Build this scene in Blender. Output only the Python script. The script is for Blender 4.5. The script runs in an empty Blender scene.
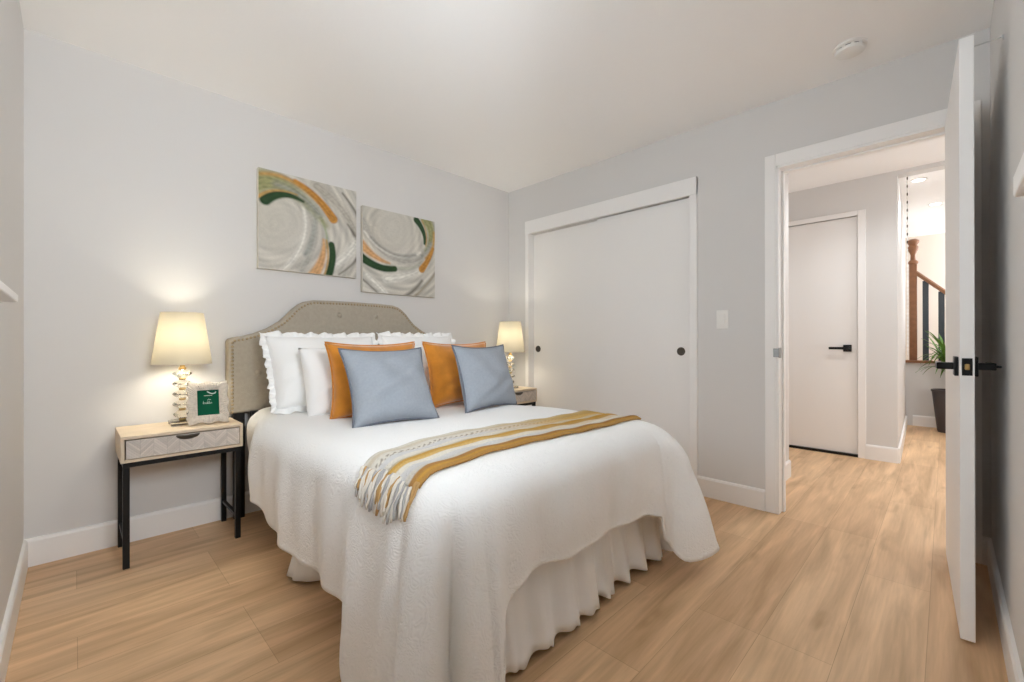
import bpy, bmesh, math, random
import numpy as np
from mathutils import Vector, Matrix, Euler
from mathutils.bvhtree import BVHTree

S = bpy.context.scene
COL = S.collection
R_ = math.radians
random.seed(7)

# ------------------------------------------------------------------ room measures (metres)
W, D, H = 3.0915, 3.1014, 2.44        # closet wall x, headboard wall y, ceiling z

# ------------------------------------------------------------------ camera
cd = bpy.data.cameras.new('camera')
cam = bpy.data.objects.new('camera', cd); COL.objects.link(cam)
cd.sensor_width = 36.0; cd.sensor_fit = 'HORIZONTAL'; cd.lens = 15.328
cd.clip_start = 0.02
cam.location = (0.1601, 0.1447, 1.0184)
cam.rotation_euler = (R_(90.07), R_(0.08), R_(44.855 - 90))
S.camera = cam

# ------------------------------------------------------------------ world, daylight, exposure
wd = bpy.data.worlds.new('overcast_sky'); S.world = wd; wd.use_nodes = True
bg = wd.node_tree.nodes['Background']
bg.inputs[0].default_value = (0.92, 0.96, 1.0, 1); bg.inputs[1].default_value = 0.6
S.view_settings.view_transform = 'Standard'
S.view_settings.look = 'None'
S.view_settings.gamma = 1.0
S.view_settings.use_curve_mapping = False
S.view_settings.exposure = 0.40
S.cycles.max_bounces = 16; S.cycles.diffuse_bounces = 10; S.cycles.transmission_bounces = 10


def area_light(name, loc, rot, sx, sy, power, color):
    l = bpy.data.lights.new(name, 'AREA'); l.shape = 'RECTANGLE'; l.size = sx; l.size_y = sy
    l.energy = power; l.color = color
    o = bpy.data.objects.new(name, l); COL.objects.link(o); o.location = loc; o.rotation_euler = rot
    return o


# daylight through the bedroom window (left wall), and added fill lights in the hall
area_light('window_daylight', (-0.13, 1.065, 1.565), (0, R_(-90), 0), 0.70, 1.36, 15.5, (0.89, 1.0, 1.08))
area_light('side_window_daylight', (0.53, -0.13, 1.645), (R_(90), 0, 0), 0.60, 0.70, 27, (0.93, 1.0, 1.06))
# added fill outside the window, aimed steeply up to brighten the ceiling
area_light('ceiling_fill', (-0.185, 0.72, 0.85), (0, R_(-158), 0), 0.07, 0.74, 430, (0.95, 1.0, 1.05))
area_light('hall_fill', (4.5, 2.60, 1.45), (R_(90), 0, R_(180)), 0.9, 1.6, 4, (0.95, 1.0, 1.05))  # added fill at the hall's end, no window behind it
area_light('hall_side_fill', (4.25, -0.98, 1.35), (R_(90), 0, 0), 0.9, 1.5, 9.5, (0.95, 1.0, 1.05))  # second added fill, brightens the hall walls and the floor by the door
area_light('stairwell_daylight', (7.75, -0.85, 1.75), (R_(90), 0, 0), 0.8, 1.3, 26, (0.95, 1.0, 1.05))


# ------------------------------------------------------------------ helpers
def lin(c):
    return tuple(((v / 255) / 12.92 if v / 255 <= 0.04045 else ((v / 255 + 0.055) / 1.055) ** 2.4) for v in c)


def mat(name, rgb, rough=0.6, metal=0.0, spec=0.4, noise=0.0, nscale=8.0, bump=0.0, bscale=60.0, sheen=0.0, srgb=True):
    m = bpy.data.materials.new(name); m.use_nodes = True
    nt = m.node_tree; b = nt.nodes['Principled BSDF']
    c = lin(rgb) if srgb else rgb
    b.inputs['Base Color'].default_value = (*c, 1)
    b.inputs['Roughness'].default_value = rough; b.inputs['Metallic'].default_value = metal
    b.inputs['Specular IOR Level'].default_value = spec
    if sheen: b.inputs['Sheen Weight'].default_value = sheen
    tc = nt.nodes.new('ShaderNodeTexCoord')
    if noise:
        n = nt.nodes.new('ShaderNodeTexNoise'); n.inputs['Scale'].default_value = nscale; n.inputs['Detail'].default_value = 4
        nt.links.new(tc.outputs['Object'], n.inputs['Vector'])
        r = nt.nodes.new('ShaderNodeValToRGB')
        r.color_ramp.elements[0].position = 0.3; r.color_ramp.elements[1].position = 0.7
        r.color_ramp.elements[0].color = (*[max(0, v * (1 - noise)) for v in c], 1)
        r.color_ramp.elements[1].color = (*[min(1, v * (1 + noise)) for v in c], 1)
        nt.links.new(n.outputs['Fac'], r.inputs['Fac']); nt.links.new(r.outputs['Color'], b.inputs['Base Color'])
    if bump:
        n2 = nt.nodes.new('ShaderNodeTexNoise'); n2.inputs['Scale'].default_value = bscale; n2.inputs['Detail'].default_value = 3
        nt.links.new(tc.outputs['Object'], n2.inputs['Vector'])
        bp = nt.nodes.new('ShaderNodeBump'); bp.inputs['Strength'].default_value = bump; bp.inputs['Distance'].default_value = 0.01
        nt.links.new(n2.outputs['Fac'], bp.inputs['Height']); nt.links.new(bp.outputs['Normal'], b.inputs['Normal'])
    return m


def attr_mat(name, rough=0.7, bump=0.0, bscale=80.0, spec=0.3):
    m = mat(name, (255, 255, 255), rough, spec=spec, bump=bump, bscale=bscale)
    a = m.node_tree.nodes.new('ShaderNodeAttribute'); a.attribute_name = 'Col'
    m.node_tree.links.new(a.outputs['Color'], m.node_tree.nodes['Principled BSDF'].inputs['Base Color'])
    return m


def floor_mat():
    m = bpy.data.materials.new('oak_plank_floor'); m.use_nodes = True
    nt = m.node_tree; L = nt.links.new; b = nt.nodes['Principled BSDF']; N = nt.nodes.new
    tc = N('ShaderNodeTexCoord'); mp = N('ShaderNodeMapping'); L(tc.outputs['Object'], mp.inputs['Vector'])
    mp.inputs['Location'].default_value = (0.60, -0.191, 0)
    br = N('ShaderNodeTexBrick'); L(mp.outputs['Vector'], br.inputs['Vector'])
    br.offset = 0.37; br.offset_frequency = 3
    br.inputs['Scale'].default_value = 1.0; br.inputs['Brick Width'].default_value = 1.22; br.inputs['Row Height'].default_value = 0.208
    br.inputs['Mortar Size'].default_value = 0.0010; br.inputs['Mortar Smooth'].default_value = 0.3; br.inputs['Bias'].default_value = 0.0
    br.inputs['Color1'].default_value = (*lin((238, 203, 162)), 1); br.inputs['Color2'].default_value = (*lin((218, 180, 140)), 1)
    br.inputs['Mortar'].default_value = (*lin((196, 159, 122)), 1)
    # grain streaks along the plank
    mg = N('ShaderNodeMapping'); mg.inputs['Scale'].default_value = (0.9, 9.0, 1.0); L(tc.outputs['Object'], mg.inputs['Vector'])
    n1 = N('ShaderNodeTexNoise'); n1.inputs['Scale'].default_value = 1.6; n1.inputs['Detail'].default_value = 6; n1.inputs['Distortion'].default_value = 0.7
    L(mg.outputs['Vector'], n1.inputs['Vector'])
    r1 = N('ShaderNodeValToRGB'); r1.color_ramp.elements[0].position = 0.3; r1.color_ramp.elements[1].position = 0.66
    r1.color_ramp.elements[0].color = (0.70, 0.655, 0.60, 1); r1.color_ramp.elements[1].color = (1.05, 1.05, 1.05, 1)
    L(n1.outputs['Fac'], r1.inputs['Fac'])
    mf = N('ShaderNodeMapping'); mf.inputs['Scale'].default_value = (3.0, 70.0, 1.0); L(tc.outputs['Object'], mf.inputs['Vector'])
    n2 = N('ShaderNodeTexNoise'); n2.inputs['Scale'].default_value = 1.5; n2.inputs['Detail'].default_value = 5
    L(mf.outputs['Vector'], n2.inputs['Vector'])
    r2 = N('ShaderNodeValToRGB'); r2.color_ramp.elements[0].position = 0.25; r2.color_ramp.elements[1].position = 0.7
    r2.color_ramp.elements[0].color = (0.90, 0.885, 0.87, 1); r2.color_ramp.elements[1].color = (1.02, 1.02, 1.02, 1)
    L(n2.outputs['Fac'], r2.inputs['Fac'])
    # small knots
    mk = N('ShaderNodeMapping'); mk.inputs['Scale'].default_value = (2.0, 5.5, 1.0); L(tc.outputs['Object'], mk.inputs['Vector'])
    n3 = N('ShaderNodeTexNoise'); n3.inputs['Scale'].default_value = 1.3; n3.inputs['Detail'].default_value = 2; L(mk.outputs['Vector'], n3.inputs['Vector'])
    r3 = N('ShaderNodeValToRGB'); r3.color_ramp.elements[0].position = 0.26; r3.color_ramp.elements[1].position = 0.36
    r3.color_ramp.elements[0].color = (0.80, 0.76, 0.72, 1); r3.color_ramp.elements[1].color = (1, 1, 1, 1)
    L(n3.outputs['Fac'], r3.inputs['Fac'])
    cur = br.outputs['Color']
    for r in (r1, r2, r3):
        mx = N('ShaderNodeMix'); mx.data_type = 'RGBA'; mx.blend_type = 'MULTIPLY'; mx.inputs[0].default_value = 1.0
        L(cur, mx.inputs[6]); L(r.outputs['Color'], mx.inputs[7]); cur = mx.outputs[2]
    L(cur, b.inputs['Base Color'])
    b.inputs['Roughness'].default_value = 0.42; b.inputs['Specular IOR Level'].default_value = 0.35
    return m


def glass_mat(name, tint=(1, 1, 1), rough=0.02, ior=1.45):
    m = bpy.data.materials.new(name); m.use_nodes = True
    b = m.node_tree.nodes['Principled BSDF']
    b.inputs['Base Color'].default_value = (*tint, 1); b.inputs['Roughness'].default_value = rough
    b.inputs['Transmission Weight'].default_value = 1.0; b.inputs['IOR'].default_value = ior
    return m


def pane_mat():
    m = bpy.data.materials.new('window_glass'); m.use_nodes = True
    nt = m.node_tree; nt.nodes.clear(); N = nt.nodes.new
    o = N('ShaderNodeOutputMaterial'); mx = N('ShaderNodeMixShader'); t = N('ShaderNodeBsdfTransparent'); g = N('ShaderNodeBsdfGlossy')
    fr = N('ShaderNodeFresnel'); g.inputs['Roughness'].default_value = 0.02
    nt.links.new(fr.outputs[0], mx.inputs[0]); nt.links.new(t.outputs[0], mx.inputs[1]); nt.links.new(g.outputs[0], mx.inputs[2])
    nt.links.new(mx.outputs[0], o.inputs[0]); return m


def shade_mat():
    m = bpy.data.materials.new('cream_lamp_shade'); m.use_nodes = True
    nt = m.node_tree; nt.nodes.clear(); N = nt.nodes.new
    o = N('ShaderNodeOutputMaterial'); mx = N('ShaderNodeMixShader'); t = N('ShaderNodeBsdfTranslucent'); d = N('ShaderNodeBsdfDiffuse')
    t.inputs[0].default_value = (0.15, 0.132, 0.095, 1); d.inputs[0].default_value = (0.80, 0.77, 0.66, 1)
    mx.inputs[0].default_value = 0.55
    nt.links.new(d.outputs[0], mx.inputs[1]); nt.links.new(t.outputs[0], mx.inputs[2]); nt.links.new(mx.outputs[0], o.inputs[0]); return m


def emit_mat(name, rgb, strength):
    m = bpy.data.materials.new(name); m.use_nodes = True
    b = m.node_tree.nodes['Principled BSDF']; b.inputs['Emission Color'].default_value = (*rgb, 1); b.inputs['Emission Strength'].default_value = strength
    return m


def comforter_mat():
    m = mat('white_embossed_cotton', (250, 250, 249), 0.85, spec=0.15, sheen=0.15)
    nt = m.node_tree; L = nt.links.new; N = nt.nodes.new; b = nt.nodes['Principled BSDF']
    tc = N('ShaderNodeTexCoord')
    n = N('ShaderNodeTexNoise'); n.inputs['Scale'].default_value = 17; n.inputs['Detail'].default_value = 1.0; n.inputs['Distortion'].default_value = 2.6
    L(tc.outputs['Object'], n.inputs['Vector'])
    w = N('ShaderNodeMath'); w.operation = 'MULTIPLY'; w.inputs[1].default_value = 34.0; L(n.outputs['Fac'], w.inputs[0])
    s = N('ShaderNodeMath'); s.operation = 'SINE'; L(w.outputs[0], s.inputs[0])
    v = N('ShaderNodeTexNoise'); v.inputs['Scale'].default_value = 140; L(tc.outputs['Object'], v.inputs['Vector'])
    a = N('ShaderNodeMath'); a.operation = 'ADD'; L(s.outputs[0], a.inputs[0]); L(v.outputs['Fac'], a.inputs[1])
    bp = N('ShaderNodeBump'); bp.inputs['Strength'].default_value = 0.22; bp.inputs['Distance'].default_value = 0.004
    L(a.outputs[0], bp.inputs['Height']); L(bp.outputs['Normal'], b.inputs['Normal'])
    return m


def mesh_obj(name, bm, m, parent=None, smooth=False, local=False, angle=None):
    """link one bmesh as one object; verts are in world space unless local=True"""
    me = bpy.data.meshes.new(name)
    if parent is not None and not local:
        bmesh.ops.translate(bm, verts=bm.verts, vec=-parent_world(parent))
    bm.normal_update(); bm.to_mesh(me); bm.free()
    if smooth:
        me.polygons.foreach_set('use_smooth', [True] * len(me.polygons))
        if angle: me.set_sharp_from_angle(angle=R_(angle))
    o = bpy.data.objects.new(name, me); COL.objects.link(o)
    me.materials.append(m)
    if parent is not None: o.parent = parent
    return o


def parent_world(p):
    v = Vector((0, 0, 0))
    while p is not None:
        v = v + Vector(p.location); p = p.parent
    return v


def thing(name, label, cat, loc=(0, 0, 0), rotz=0.0, group=None):
    o = bpy.data.objects.new(name, None); COL.objects.link(o)
    o.empty_display_size = 0.1
    o.location = loc; o.rotation_euler = (0, 0, rotz)
    return tag(o, label, cat, group)


def tag(o, label, cat, group=None):
    o['label'] = label; o['category'] = cat
    if group: o['group'] = group
    return o


def struct(o, label=None, cat=None):
    o['kind'] = 'structure'
    if label: o['label'] = label
    if cat: o['category'] = cat
    return o


def box(bm, x0, x1, y0, y1, z0, z1, bev=0.0, seg=2, M=None):
    r = bmesh.ops.create_cube(bm, size=1.0)
    vs = r['verts']
    for v in vs:
        v.co = Vector(((x0 + x1) / 2 + v.co.x * (x1 - x0), (y0 + y1) / 2 + v.co.y * (y1 - y0), (z0 + z1) / 2 + v.co.z * (z1 - z0)))
    es = list({e for v in vs for e in v.link_edges})
    if bev > 0:
        g = bmesh.ops.bevel(bm, geom=es, offset=bev, segments=seg, profile=0.5, affect='EDGES', clamp_overlap=True)
        vs = list({v for f in g['faces'] for v in f.verts} | {v for v in vs if v.is_valid})
    if M is not None:
        for v in vs: v.co = M @ v.co
    return vs


def boxes(*args, bev=0.0):
    bm = bmesh.new()
    for a in args: box(bm, *a, bev=bev)
    return bm


def lathe(bm, prof, c=(0, 0, 0), n=40, M=None):
    """prof: list of (r, z); closed to the axis where r=0"""
    rings = []
    for r, z in prof:
        if r < 1e-6:
            rings.append([bm.verts.new((c[0], c[1], c[2] + z))])
        else:
            rings.append([bm.verts.new((c[0] + r * math.cos(2 * math.pi * k / n), c[1] + r * math.sin(2 * math.pi * k / n), c[2] + z)) for k in range(n)])
    for a, b in zip(rings, rings[1:]):
        for k in range(n):
            k2 = (k + 1) % n
            if len(a) == 1 and len(b) == 1: continue
            if len(a) == 1: bm.faces.new((a[0], b[k2], b[k]))
            elif len(b) == 1: bm.faces.new((a[k], a[k2], b[0]))
            else: bm.faces.new((a[k], a[k2], b[k2], b[k]))
    if M is not None:
        for r in rings:
            for v in r: v.co = M @ v.co
    return bm


def tube(bm, pts, rad, n=8, caps=True):
    pts = [Vector(p) for p in pts]
    rads = rad if isinstance(rad, (list, tuple)) else [rad] * len(pts)
    rings = []
    up = Vector((0.13, 0.21, 0.97))
    for i, p in enumerate(pts):
        t = (pts[min(i + 1, len(pts) - 1)] - pts[max(i - 1, 0)]).normalized()
        a = t.cross(up)
        if a.length < 1e-4: a = t.cross(Vector((1, 0, 0)))
        a.normalize(); b = t.cross(a)
        up = b.cross(t) * -1 if False else up
        rings.append([bm.verts.new(p + (a * math.cos(2 * math.pi * k / n) + b * math.sin(2 * math.pi * k / n)) * rads[i]) for k in range(n)])
    for A, B in zip(rings, rings[1:]):
        for k in range(n): bm.faces.new((A[k], A[(k + 1) % n], B[(k + 1) % n], B[k]))
    if caps:
        bm.faces.new(rings[0][::-1]); bm.faces.new(rings[-1])
    return bm


def grid(bm, nu, nv, f, closed_u=False):
    vs = [[bm.verts.new(f(i, j)) for j in range(nv)] for i in range(nu)]
    for i in range(nu if closed_u else nu - 1):
        for j in range(nv - 1):
            i2 = (i + 1) % nu
            bm.faces.new((vs[i][j], vs[i2][j], vs[i2][j + 1], vs[i][j + 1]))
    return vs


def prism(bm, outline, axis, a0, a1, bev=0.0, seg=3):
    """extrude a closed 2-D outline along x / y / z between a0 and a1"""
    def P(u, v, a):
        return {'x': (a, u, v), 'y': (u, a, v), 'z': (u, v, a)}[axis]
    A = [bm.verts.new(P(u, v, a0)) for u, v in outline]; B = [bm.verts.new(P(u, v, a1)) for u, v in outline]
    n = len(A)
    fa = bm.faces.new(A); fb = bm.faces.new(B[::-1])
    for k in range(n): bm.faces.new((A[k], B[k], B[(k + 1) % n], A[(k + 1) % n]))
    bmesh.ops.recalc_face_normals(bm, faces=bm.faces)
    if bev:
        es = [e for e in bm.edges if all(v in A for v in e.verts)]
        bmesh.ops.bevel(bm, geom=es, offset=bev, segments=seg, profile=0.5, affect='EDGES', clamp_overlap=True)
    return bm


def set_cols(o, cols):
    ca = o.data.color_attributes.new('Col', 'FLOAT_COLOR', 'POINT')
    flat = []
    for c in cols: flat.extend((c[0], c[1], c[2], 1.0))
    ca.data.foreach_set('color', flat)


def sstep(a, b, x):
    t = min(1, max(0, (x - a) / (b - a))); return t * t * (3 - 2 * t)


def interp(x, xs, ys):
    """smooth interpolation through control points"""
    for k in range(len(xs) - 1):
        if x <= xs[k + 1]:
            t = min(1, max(0, (x - xs[k]) / (xs[k + 1] - xs[k]))); t = t * t * (3 - 2 * t)
            return ys[k] * (1 - t) + ys[k + 1] * t
    return ys[-1]


# ------------------------------------------------------------------ materials
M_wall = mat('wall_paint_warm_white', (219, 217, 215), 0.85, spec=0.2, bump=0.04, bscale=180)
M_ceil = mat('ceiling_paint', (248, 247, 246), 0.9, spec=0.1, bump=0.05, bscale=90)
M_trim = mat('trim_paint_white', (242, 240, 238), 0.45, spec=0.35)
M_door = mat('door_paint_white', (241, 239, 237), 0.5, spec=0.3)
M_floor = floor_mat()
M_black = mat('black_metal', (26, 25, 25), 0.45, metal=0.3, spec=0.4)
M_hard = mat('black_hardware', (18, 18, 19), 0.35, metal=0.2)
M_bronze = mat('dark_bronze', (84, 78, 70), 0.4, metal=0.5)
M_steel = mat('brushed_steel', (150, 148, 145), 0.35, metal=0.8)
M_linen = mat('greige_linen', (174, 165, 150), 0.9, spec=0.1, bump=0.25, bscale=260, noise=0.05, nscale=60)
M_rod = mat('grey_rod', (200, 198, 195), 0.6)
M_brass = mat('antique_brass', (190, 160, 105), 0.4, metal=0.7)
M_nail = mat('pale_bronze', (168, 150, 120), 0.45, metal=0.4)
M_quilt = comforter_mat()
M_sheet = mat('white_cotton', (248, 248, 247), 0.85, spec=0.12, bump=0.08, bscale=45, sheen=0.1)
M_skirt = mat('white_cotton_skirt', (248, 248, 247), 0.85, spec=0.12, bump=0.05, bscale=35)
M_orange = mat('orange_velvet', (200, 128, 42), 0.8, spec=0.15, sheen=0.6, noise=0.16, nscale=14, bump=0.1, bscale=90)
M_blue = mat('blue_grey_linen', (156, 162, 170), 0.9, spec=0.12, bump=0.2, bscale=280, noise=0.04, nscale=90)
M_pipe = mat('slate_piping', (112, 116, 126), 0.85)
M_attr = attr_mat('painted_canvas', 0.75, bump=0.2, bscale=60)
M_canvas_side = mat('canvas_edge', (214, 208, 196), 0.8)
M_throw = attr_mat('woven_throw', 0.95, bump=0.6, bscale=170, spec=0.05)
M_wood_top = mat('whitewashed_wood', (214, 196, 172), 0.55, noise=0.06, nscale=16)
M_chev = attr_mat('whitewashed_chevron', 0.6, bump=0.1, bscale=120)
M_glass = glass_mat('lamp_crystal', (1.0, 0.97, 0.90), 0.03)
M_shade = shade_mat()
M_frame = mat('washed_carved_wood', (206, 197, 186), 0.75, noise=0.12, nscale=70, bump=0.3, bscale=110)
M_green_print = mat('green_print', (16, 84, 60), 0.8, spec=0.08)
M_white_print = mat('white_print', (222, 232, 226), 0.5)
M_plastic = mat('white_plastic', (236, 234, 230), 0.4)
M_grey_gap = mat('dark_gap', (70, 68, 66), 0.8)
M_oakrail = mat('varnished_oak', (142, 98, 68), 0.45, noise=0.12, nscale=22)
M_char = mat('charcoal_metal', (68, 74, 80), 0.5, metal=0.2)
M_leaf = mat('green_leaf', (88, 130, 48), 0.45, noise=0.3, nscale=12)
M_leaf2 = mat('light_green_leaf', (120, 150, 60), 0.6, noise=0.3, nscale=40)
M_pot = mat('dark_planter', (72, 66, 66), 0.55)
M_soil = mat('potting_soil', (60, 45, 34), 0.95)
M_ceramic = mat('white_ceramic', (230, 228, 222), 0.3)
M_bulb = emit_mat('warm_bulb', (1.0, 0.80, 0.52), 6.0)
M_down = emit_mat('downlight_lens', (1.0, 0.96, 0.90), 14.0)

# ------------------------------------------------------------------ setting: shell
HX1, HY0, HY1 = 8.25, -1.05, 2.75      # hall extents
T = 0.11                                # inner wall thickness
DO0, DO1, DOZ = 0.085, 0.855, 2.051     # bedroom doorway in the closet wall
CO0, CO1, COZ = 1.366, 2.837, 1.997     # closet opening
WY0, WY1, WZ0, WZ1 = 0.33, 1.80, 1.17, 1.96   # window opening in the left wall

struct(mesh_obj('floor', boxes((-0.15, HX1 + 0.2, HY0 - 0.15, D + 0.15, -0.08, 0.0)), M_floor))
struct(mesh_obj('ceiling', boxes((-0.15, HX1 + 0.2, HY0 - 0.15, D + 0.15, H, H + 0.1)), M_ceil))
struct(mesh_obj('wall_back', boxes((-0.15, W + 0.75, D, D + 0.15, 0, H)), M_wall))
struct(mesh_obj('wall_left', boxes((-0.15, 0, -0.15, WY0, 0, H), (-0.15, 0, WY1, D, 0, H), (-0.15, 0, WY0, WY1, 0, WZ0), (-0.15, 0, WY0, WY1, WZ1, H)), M_wall))
struct(mesh_obj('wall_right', boxes((0, 0.18, -0.15, 0, 0, H), (0.88, W, -0.15, 0, 0, H), (0.18, 0.88, -0.15, 0, 0, 1.224), (0.18, 0.88, -0.15, 0, 2.05, H)), M_wall))
struct(mesh_obj('wall_closet', boxes((W, W + T, CO1, D, 0, H), (W, W + T, DO1, CO0, 0, H), (W, W + T, HY0, DO0, 0, H),
                                     (W, W + T, CO0, CO1, COZ, H), (W, W + T, DO0, DO1, DOZ, H)), M_wall))
# closet interior and hall walls
struct(mesh_obj('wall_closet_side', boxes((W + T, 3.966, 0.985, 1.085, 0, H), (3.866, 3.966, 1.085, HY1, 0, H)), M_wall))
struct(mesh_obj('wall_hall_far', boxes((5.0, 5.12, 0.43, 0.69, 0, H), (5.0, 5.12, 1.45, HY1, 0, H), (5.0, 5.12, 0.69, 1.45, 2.125, H)), M_wall))
struct(mesh_obj('wall_passage', prism(bmesh.new(), [(5.12, 0.43), (7.18, 0.487), (7.18, 0.60), (5.12, 0.54)], 'z', 0, H), M_wall))
struct(mesh_obj('wall_hall_end', boxes((3.966, 5.0, HY1, HY1 + 0.1, 0, H)), M_wall))
struct(mesh_obj('wall_hall_right', boxes((W + T, HX1 + 0.1, HY0 - 0.1, HY0, 0, H)), M_wall))
struct(mesh_obj('wall_stair_far', boxes((HX1, HX1 + 0.1, HY0, 1.6, 0, H), (7.18, HX1, 1.5, 1.6, 0, H)), mat('stairwell_paint', (226, 216, 204), 0.85)))
struct(mesh_obj('wall_stair_low', boxes((7.3, 7.42, HY0, 1.5, 0, 0.755)), M_wall))
struct(mesh_obj('trim_stair_cap', boxes((7.27, 7.45, HY0, 1.5, 0.755, 0.785), bev=0.004), M_oakrail))
struct(mesh_obj('wall_hall_backing', boxes((5.3, 5.34, 0.53, 1.6, 0, H)), M_wall))
struct(mesh_obj('trim_passage_header', boxes((5.0, 5.12, HY0, 0.43, 2.405, H)), M_wall))


def baseboard(name, segs):
    """segs: list of (axis, fixed, a0, a1, sign): fixed wall coordinate, run a0..a1, sign = into the room"""
    bm = bmesh.new()
    for ax, c, a0, a1, s in segs:
        prof = [(0, 0), (0.014 * s, 0), (0.014 * s, 0.112), (0.009 * s, 0.122), (0, 0.126)]
        if ax == 'x':
            b2 = bmesh.new(); prism(b2, [(c + u, v) for u, v in prof], 'x', a0, a1)
        else:
            b2 = bmesh.new(); prism(b2, [(c + u, v) for u, v in prof], 'y', a0, a1)
        me = bpy.data.meshes.new('tmp'); b2.to_mesh(me); b2.free(); bm.from_mesh(me); bpy.data.meshes.remove(me)
    return struct(mesh_obj(name, bm, M_trim))


baseboard('baseboard_back', [('x', D, 0, W, -1)])
baseboard('baseboard_left', [('y', 0, 0, D, 1)])
baseboard('baseboard_right', [('x', 0, 0, W, 1)])
baseboard('baseboard_closet', [('y', W, 0.915, 1.316, -1), ('y', W, 2.874, D, -1), ('y', W, 0.0, 0.03, -1)])
baseboard('baseboard_hall', [('x', 0.985, W + T, 3.966, -1), ('y', 5.0, 0.43, 0.635, -1), ('y', 7.3, HY0, 0.43, -1), ('y', 5.0, 1.505, HY1, -1)])

struct(mesh_obj('baseboard_passage', prism(bmesh.new(), [(5.0, 0.43), (5.0, 0.416), (5.12, 0.416), (7.18, 0.473), (7.18, 0.487), (5.12, 0.43)], 'z', 0, 0.124), M_trim))

# door and closet casings
ct = 0.016
o = struct(mesh_obj('trim_doorway', boxes((W - ct, W, DO1, 0.912, 0, 2.12), (W - ct, W, 0.028, DO0, 0, 2.12), (W - ct, W, DO0, DO1, DOZ, 2.12),
                                          (W - ct, W + T + ct, DO1 - 0.016, DO1, 0, DOZ), (W - ct, W + T + ct, DO0 - 0.001, DO0 + 0.012, 0, DOZ),
                                          (W - ct, W + T + ct, DO0, DO1, DOZ - 0.016, DOZ),
                                          (W + 0.05, W + 0.085, DO1 - 0.028, DO1 - 0.016, 0, DOZ), (W + 0.05, W + 0.085, DO0, DO1, DOZ - 0.028, DOZ - 0.016),
                                          (W + T, W + T + ct, DO1, 0.912, 0, 2.12), (W + T, W + T + ct, 0.028, DO0, 0, 2.12), (W + T, W + T + ct, DO0, DO1, DOZ, 2.12), bev=0.003), M_trim))
sp = mesh_obj('strike_plate', boxes((W - ct - 0.003, W + 0.03, DO1 - 0.0185, DO1 - 0.015, 0.920, 0.980), (W - ct - 0.003, W - ct, DO1 - 0.0185, DO1 + 0.012, 0.925, 0.975), bev=0.0008), M_steel, o)
sp['label'] = 'small steel strike plate'
struct(mesh_obj('trim_closet', boxes((W - ct, W + 0.02, 1.316, CO0, 0, 2.113), (W - ct, W + 0.02, CO1 - 0.0015, 2.874, 0, 2.113), (W - ct - 0.004, W + 0.012, 1.316, 2.874, COZ, 2.113),
                                     (W + 0.019, W + T + 0.002, CO0 - 0.012, CO0 + 0.0015, 0, COZ), (W + 0.019, W + T + 0.002, CO1 - 0.0015, CO1 + 0.012, 0, COZ), bev=0.0025), M_trim))
struct(mesh_obj('wall_closet_inside', boxes((W + 0.72, W + 0.75, 1.085, D, 0, H)), M_wall))


def pull(parent, y, z, x):
    bm = bmesh.new()
    Mx = Matrix.Translation((x, y, z)) @ Matrix.Rotation(R_(-90), 4, 'Y')
    lathe(bm, [(0, 0.001), (0.019, 0.001), (0.021, 0.004), (0.027, 0.005), (0.029, 0.002), (0.029, -0.001), (0.0, -0.001)], n=28, M=Mx)
    return mesh_obj('finger_pull', bm, M_bronze, parent, smooth=True, angle=40)


d3 = thing('door_1', 'right sliding closet door, wide white slab with dark pull near its right edge', 'door', (W + 0.034, 1.745, 0)); struct(d3)
mesh_obj('door_panel', boxes((W + 0.018, W + 0.050, 1.372, 2.122, 0.012, 1.993), bev=0.002), M_door, d3); pull(d3, 1.437, 0.949, W + 0.018)
d4 = thing('door_2', 'left sliding closet door, white slab partly behind bedside lamp and bed', 'door', (W + 0.074, 2.46, 0)); struct(d4)
mesh_obj('door_panel', boxes((W + 0.056, W + 0.086, 2.08, 2.834, 0.012, 1.995), bev=0.002), M_door, d4); pull(d4, 2.780, 0.951, W + 0.056)

# hall door
d2 = thing('door_3', 'closed white hall door with black lever seen through the doorway', 'door', (5.05, 1.07, 0)); struct(d2)
mesh_obj('door_panel', boxes((5.02, 5.06, 0.694, 1.447, 0.022, 2.1165), bev=0.002), M_door, d2)
bm = boxes((5.0, 5.12, 0.69, 1.45, 0.0, 0.02)); mesh_obj('gap_shade_strip', bm, M_hard, d2)  # black strip stands in for the shade in the gap under the door
bm = boxes((5.006, 5.02, 0.735, 0.795, 0.925, 0.985), bev=0.002); box(bm, 4.965, 5.01, 0.755, 0.775, 0.945, 0.965, bev=0.003); box(bm, 4.962, 4.978, 0.755, 0.895, 0.944, 0.966, bev=0.003)
mesh_obj('door_handle', bm, M_hard, d2)
struct(mesh_obj('trim_hall_door', boxes((4.988, 5.0, 0.635, 0.69, 0, 2.16), (4.988, 5.0, 1.45, 1.505, 0, 2.16), (4.988, 5.0, 0.69, 1.45, 2.118, 2.16), bev=0.003), M_trim))

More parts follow.
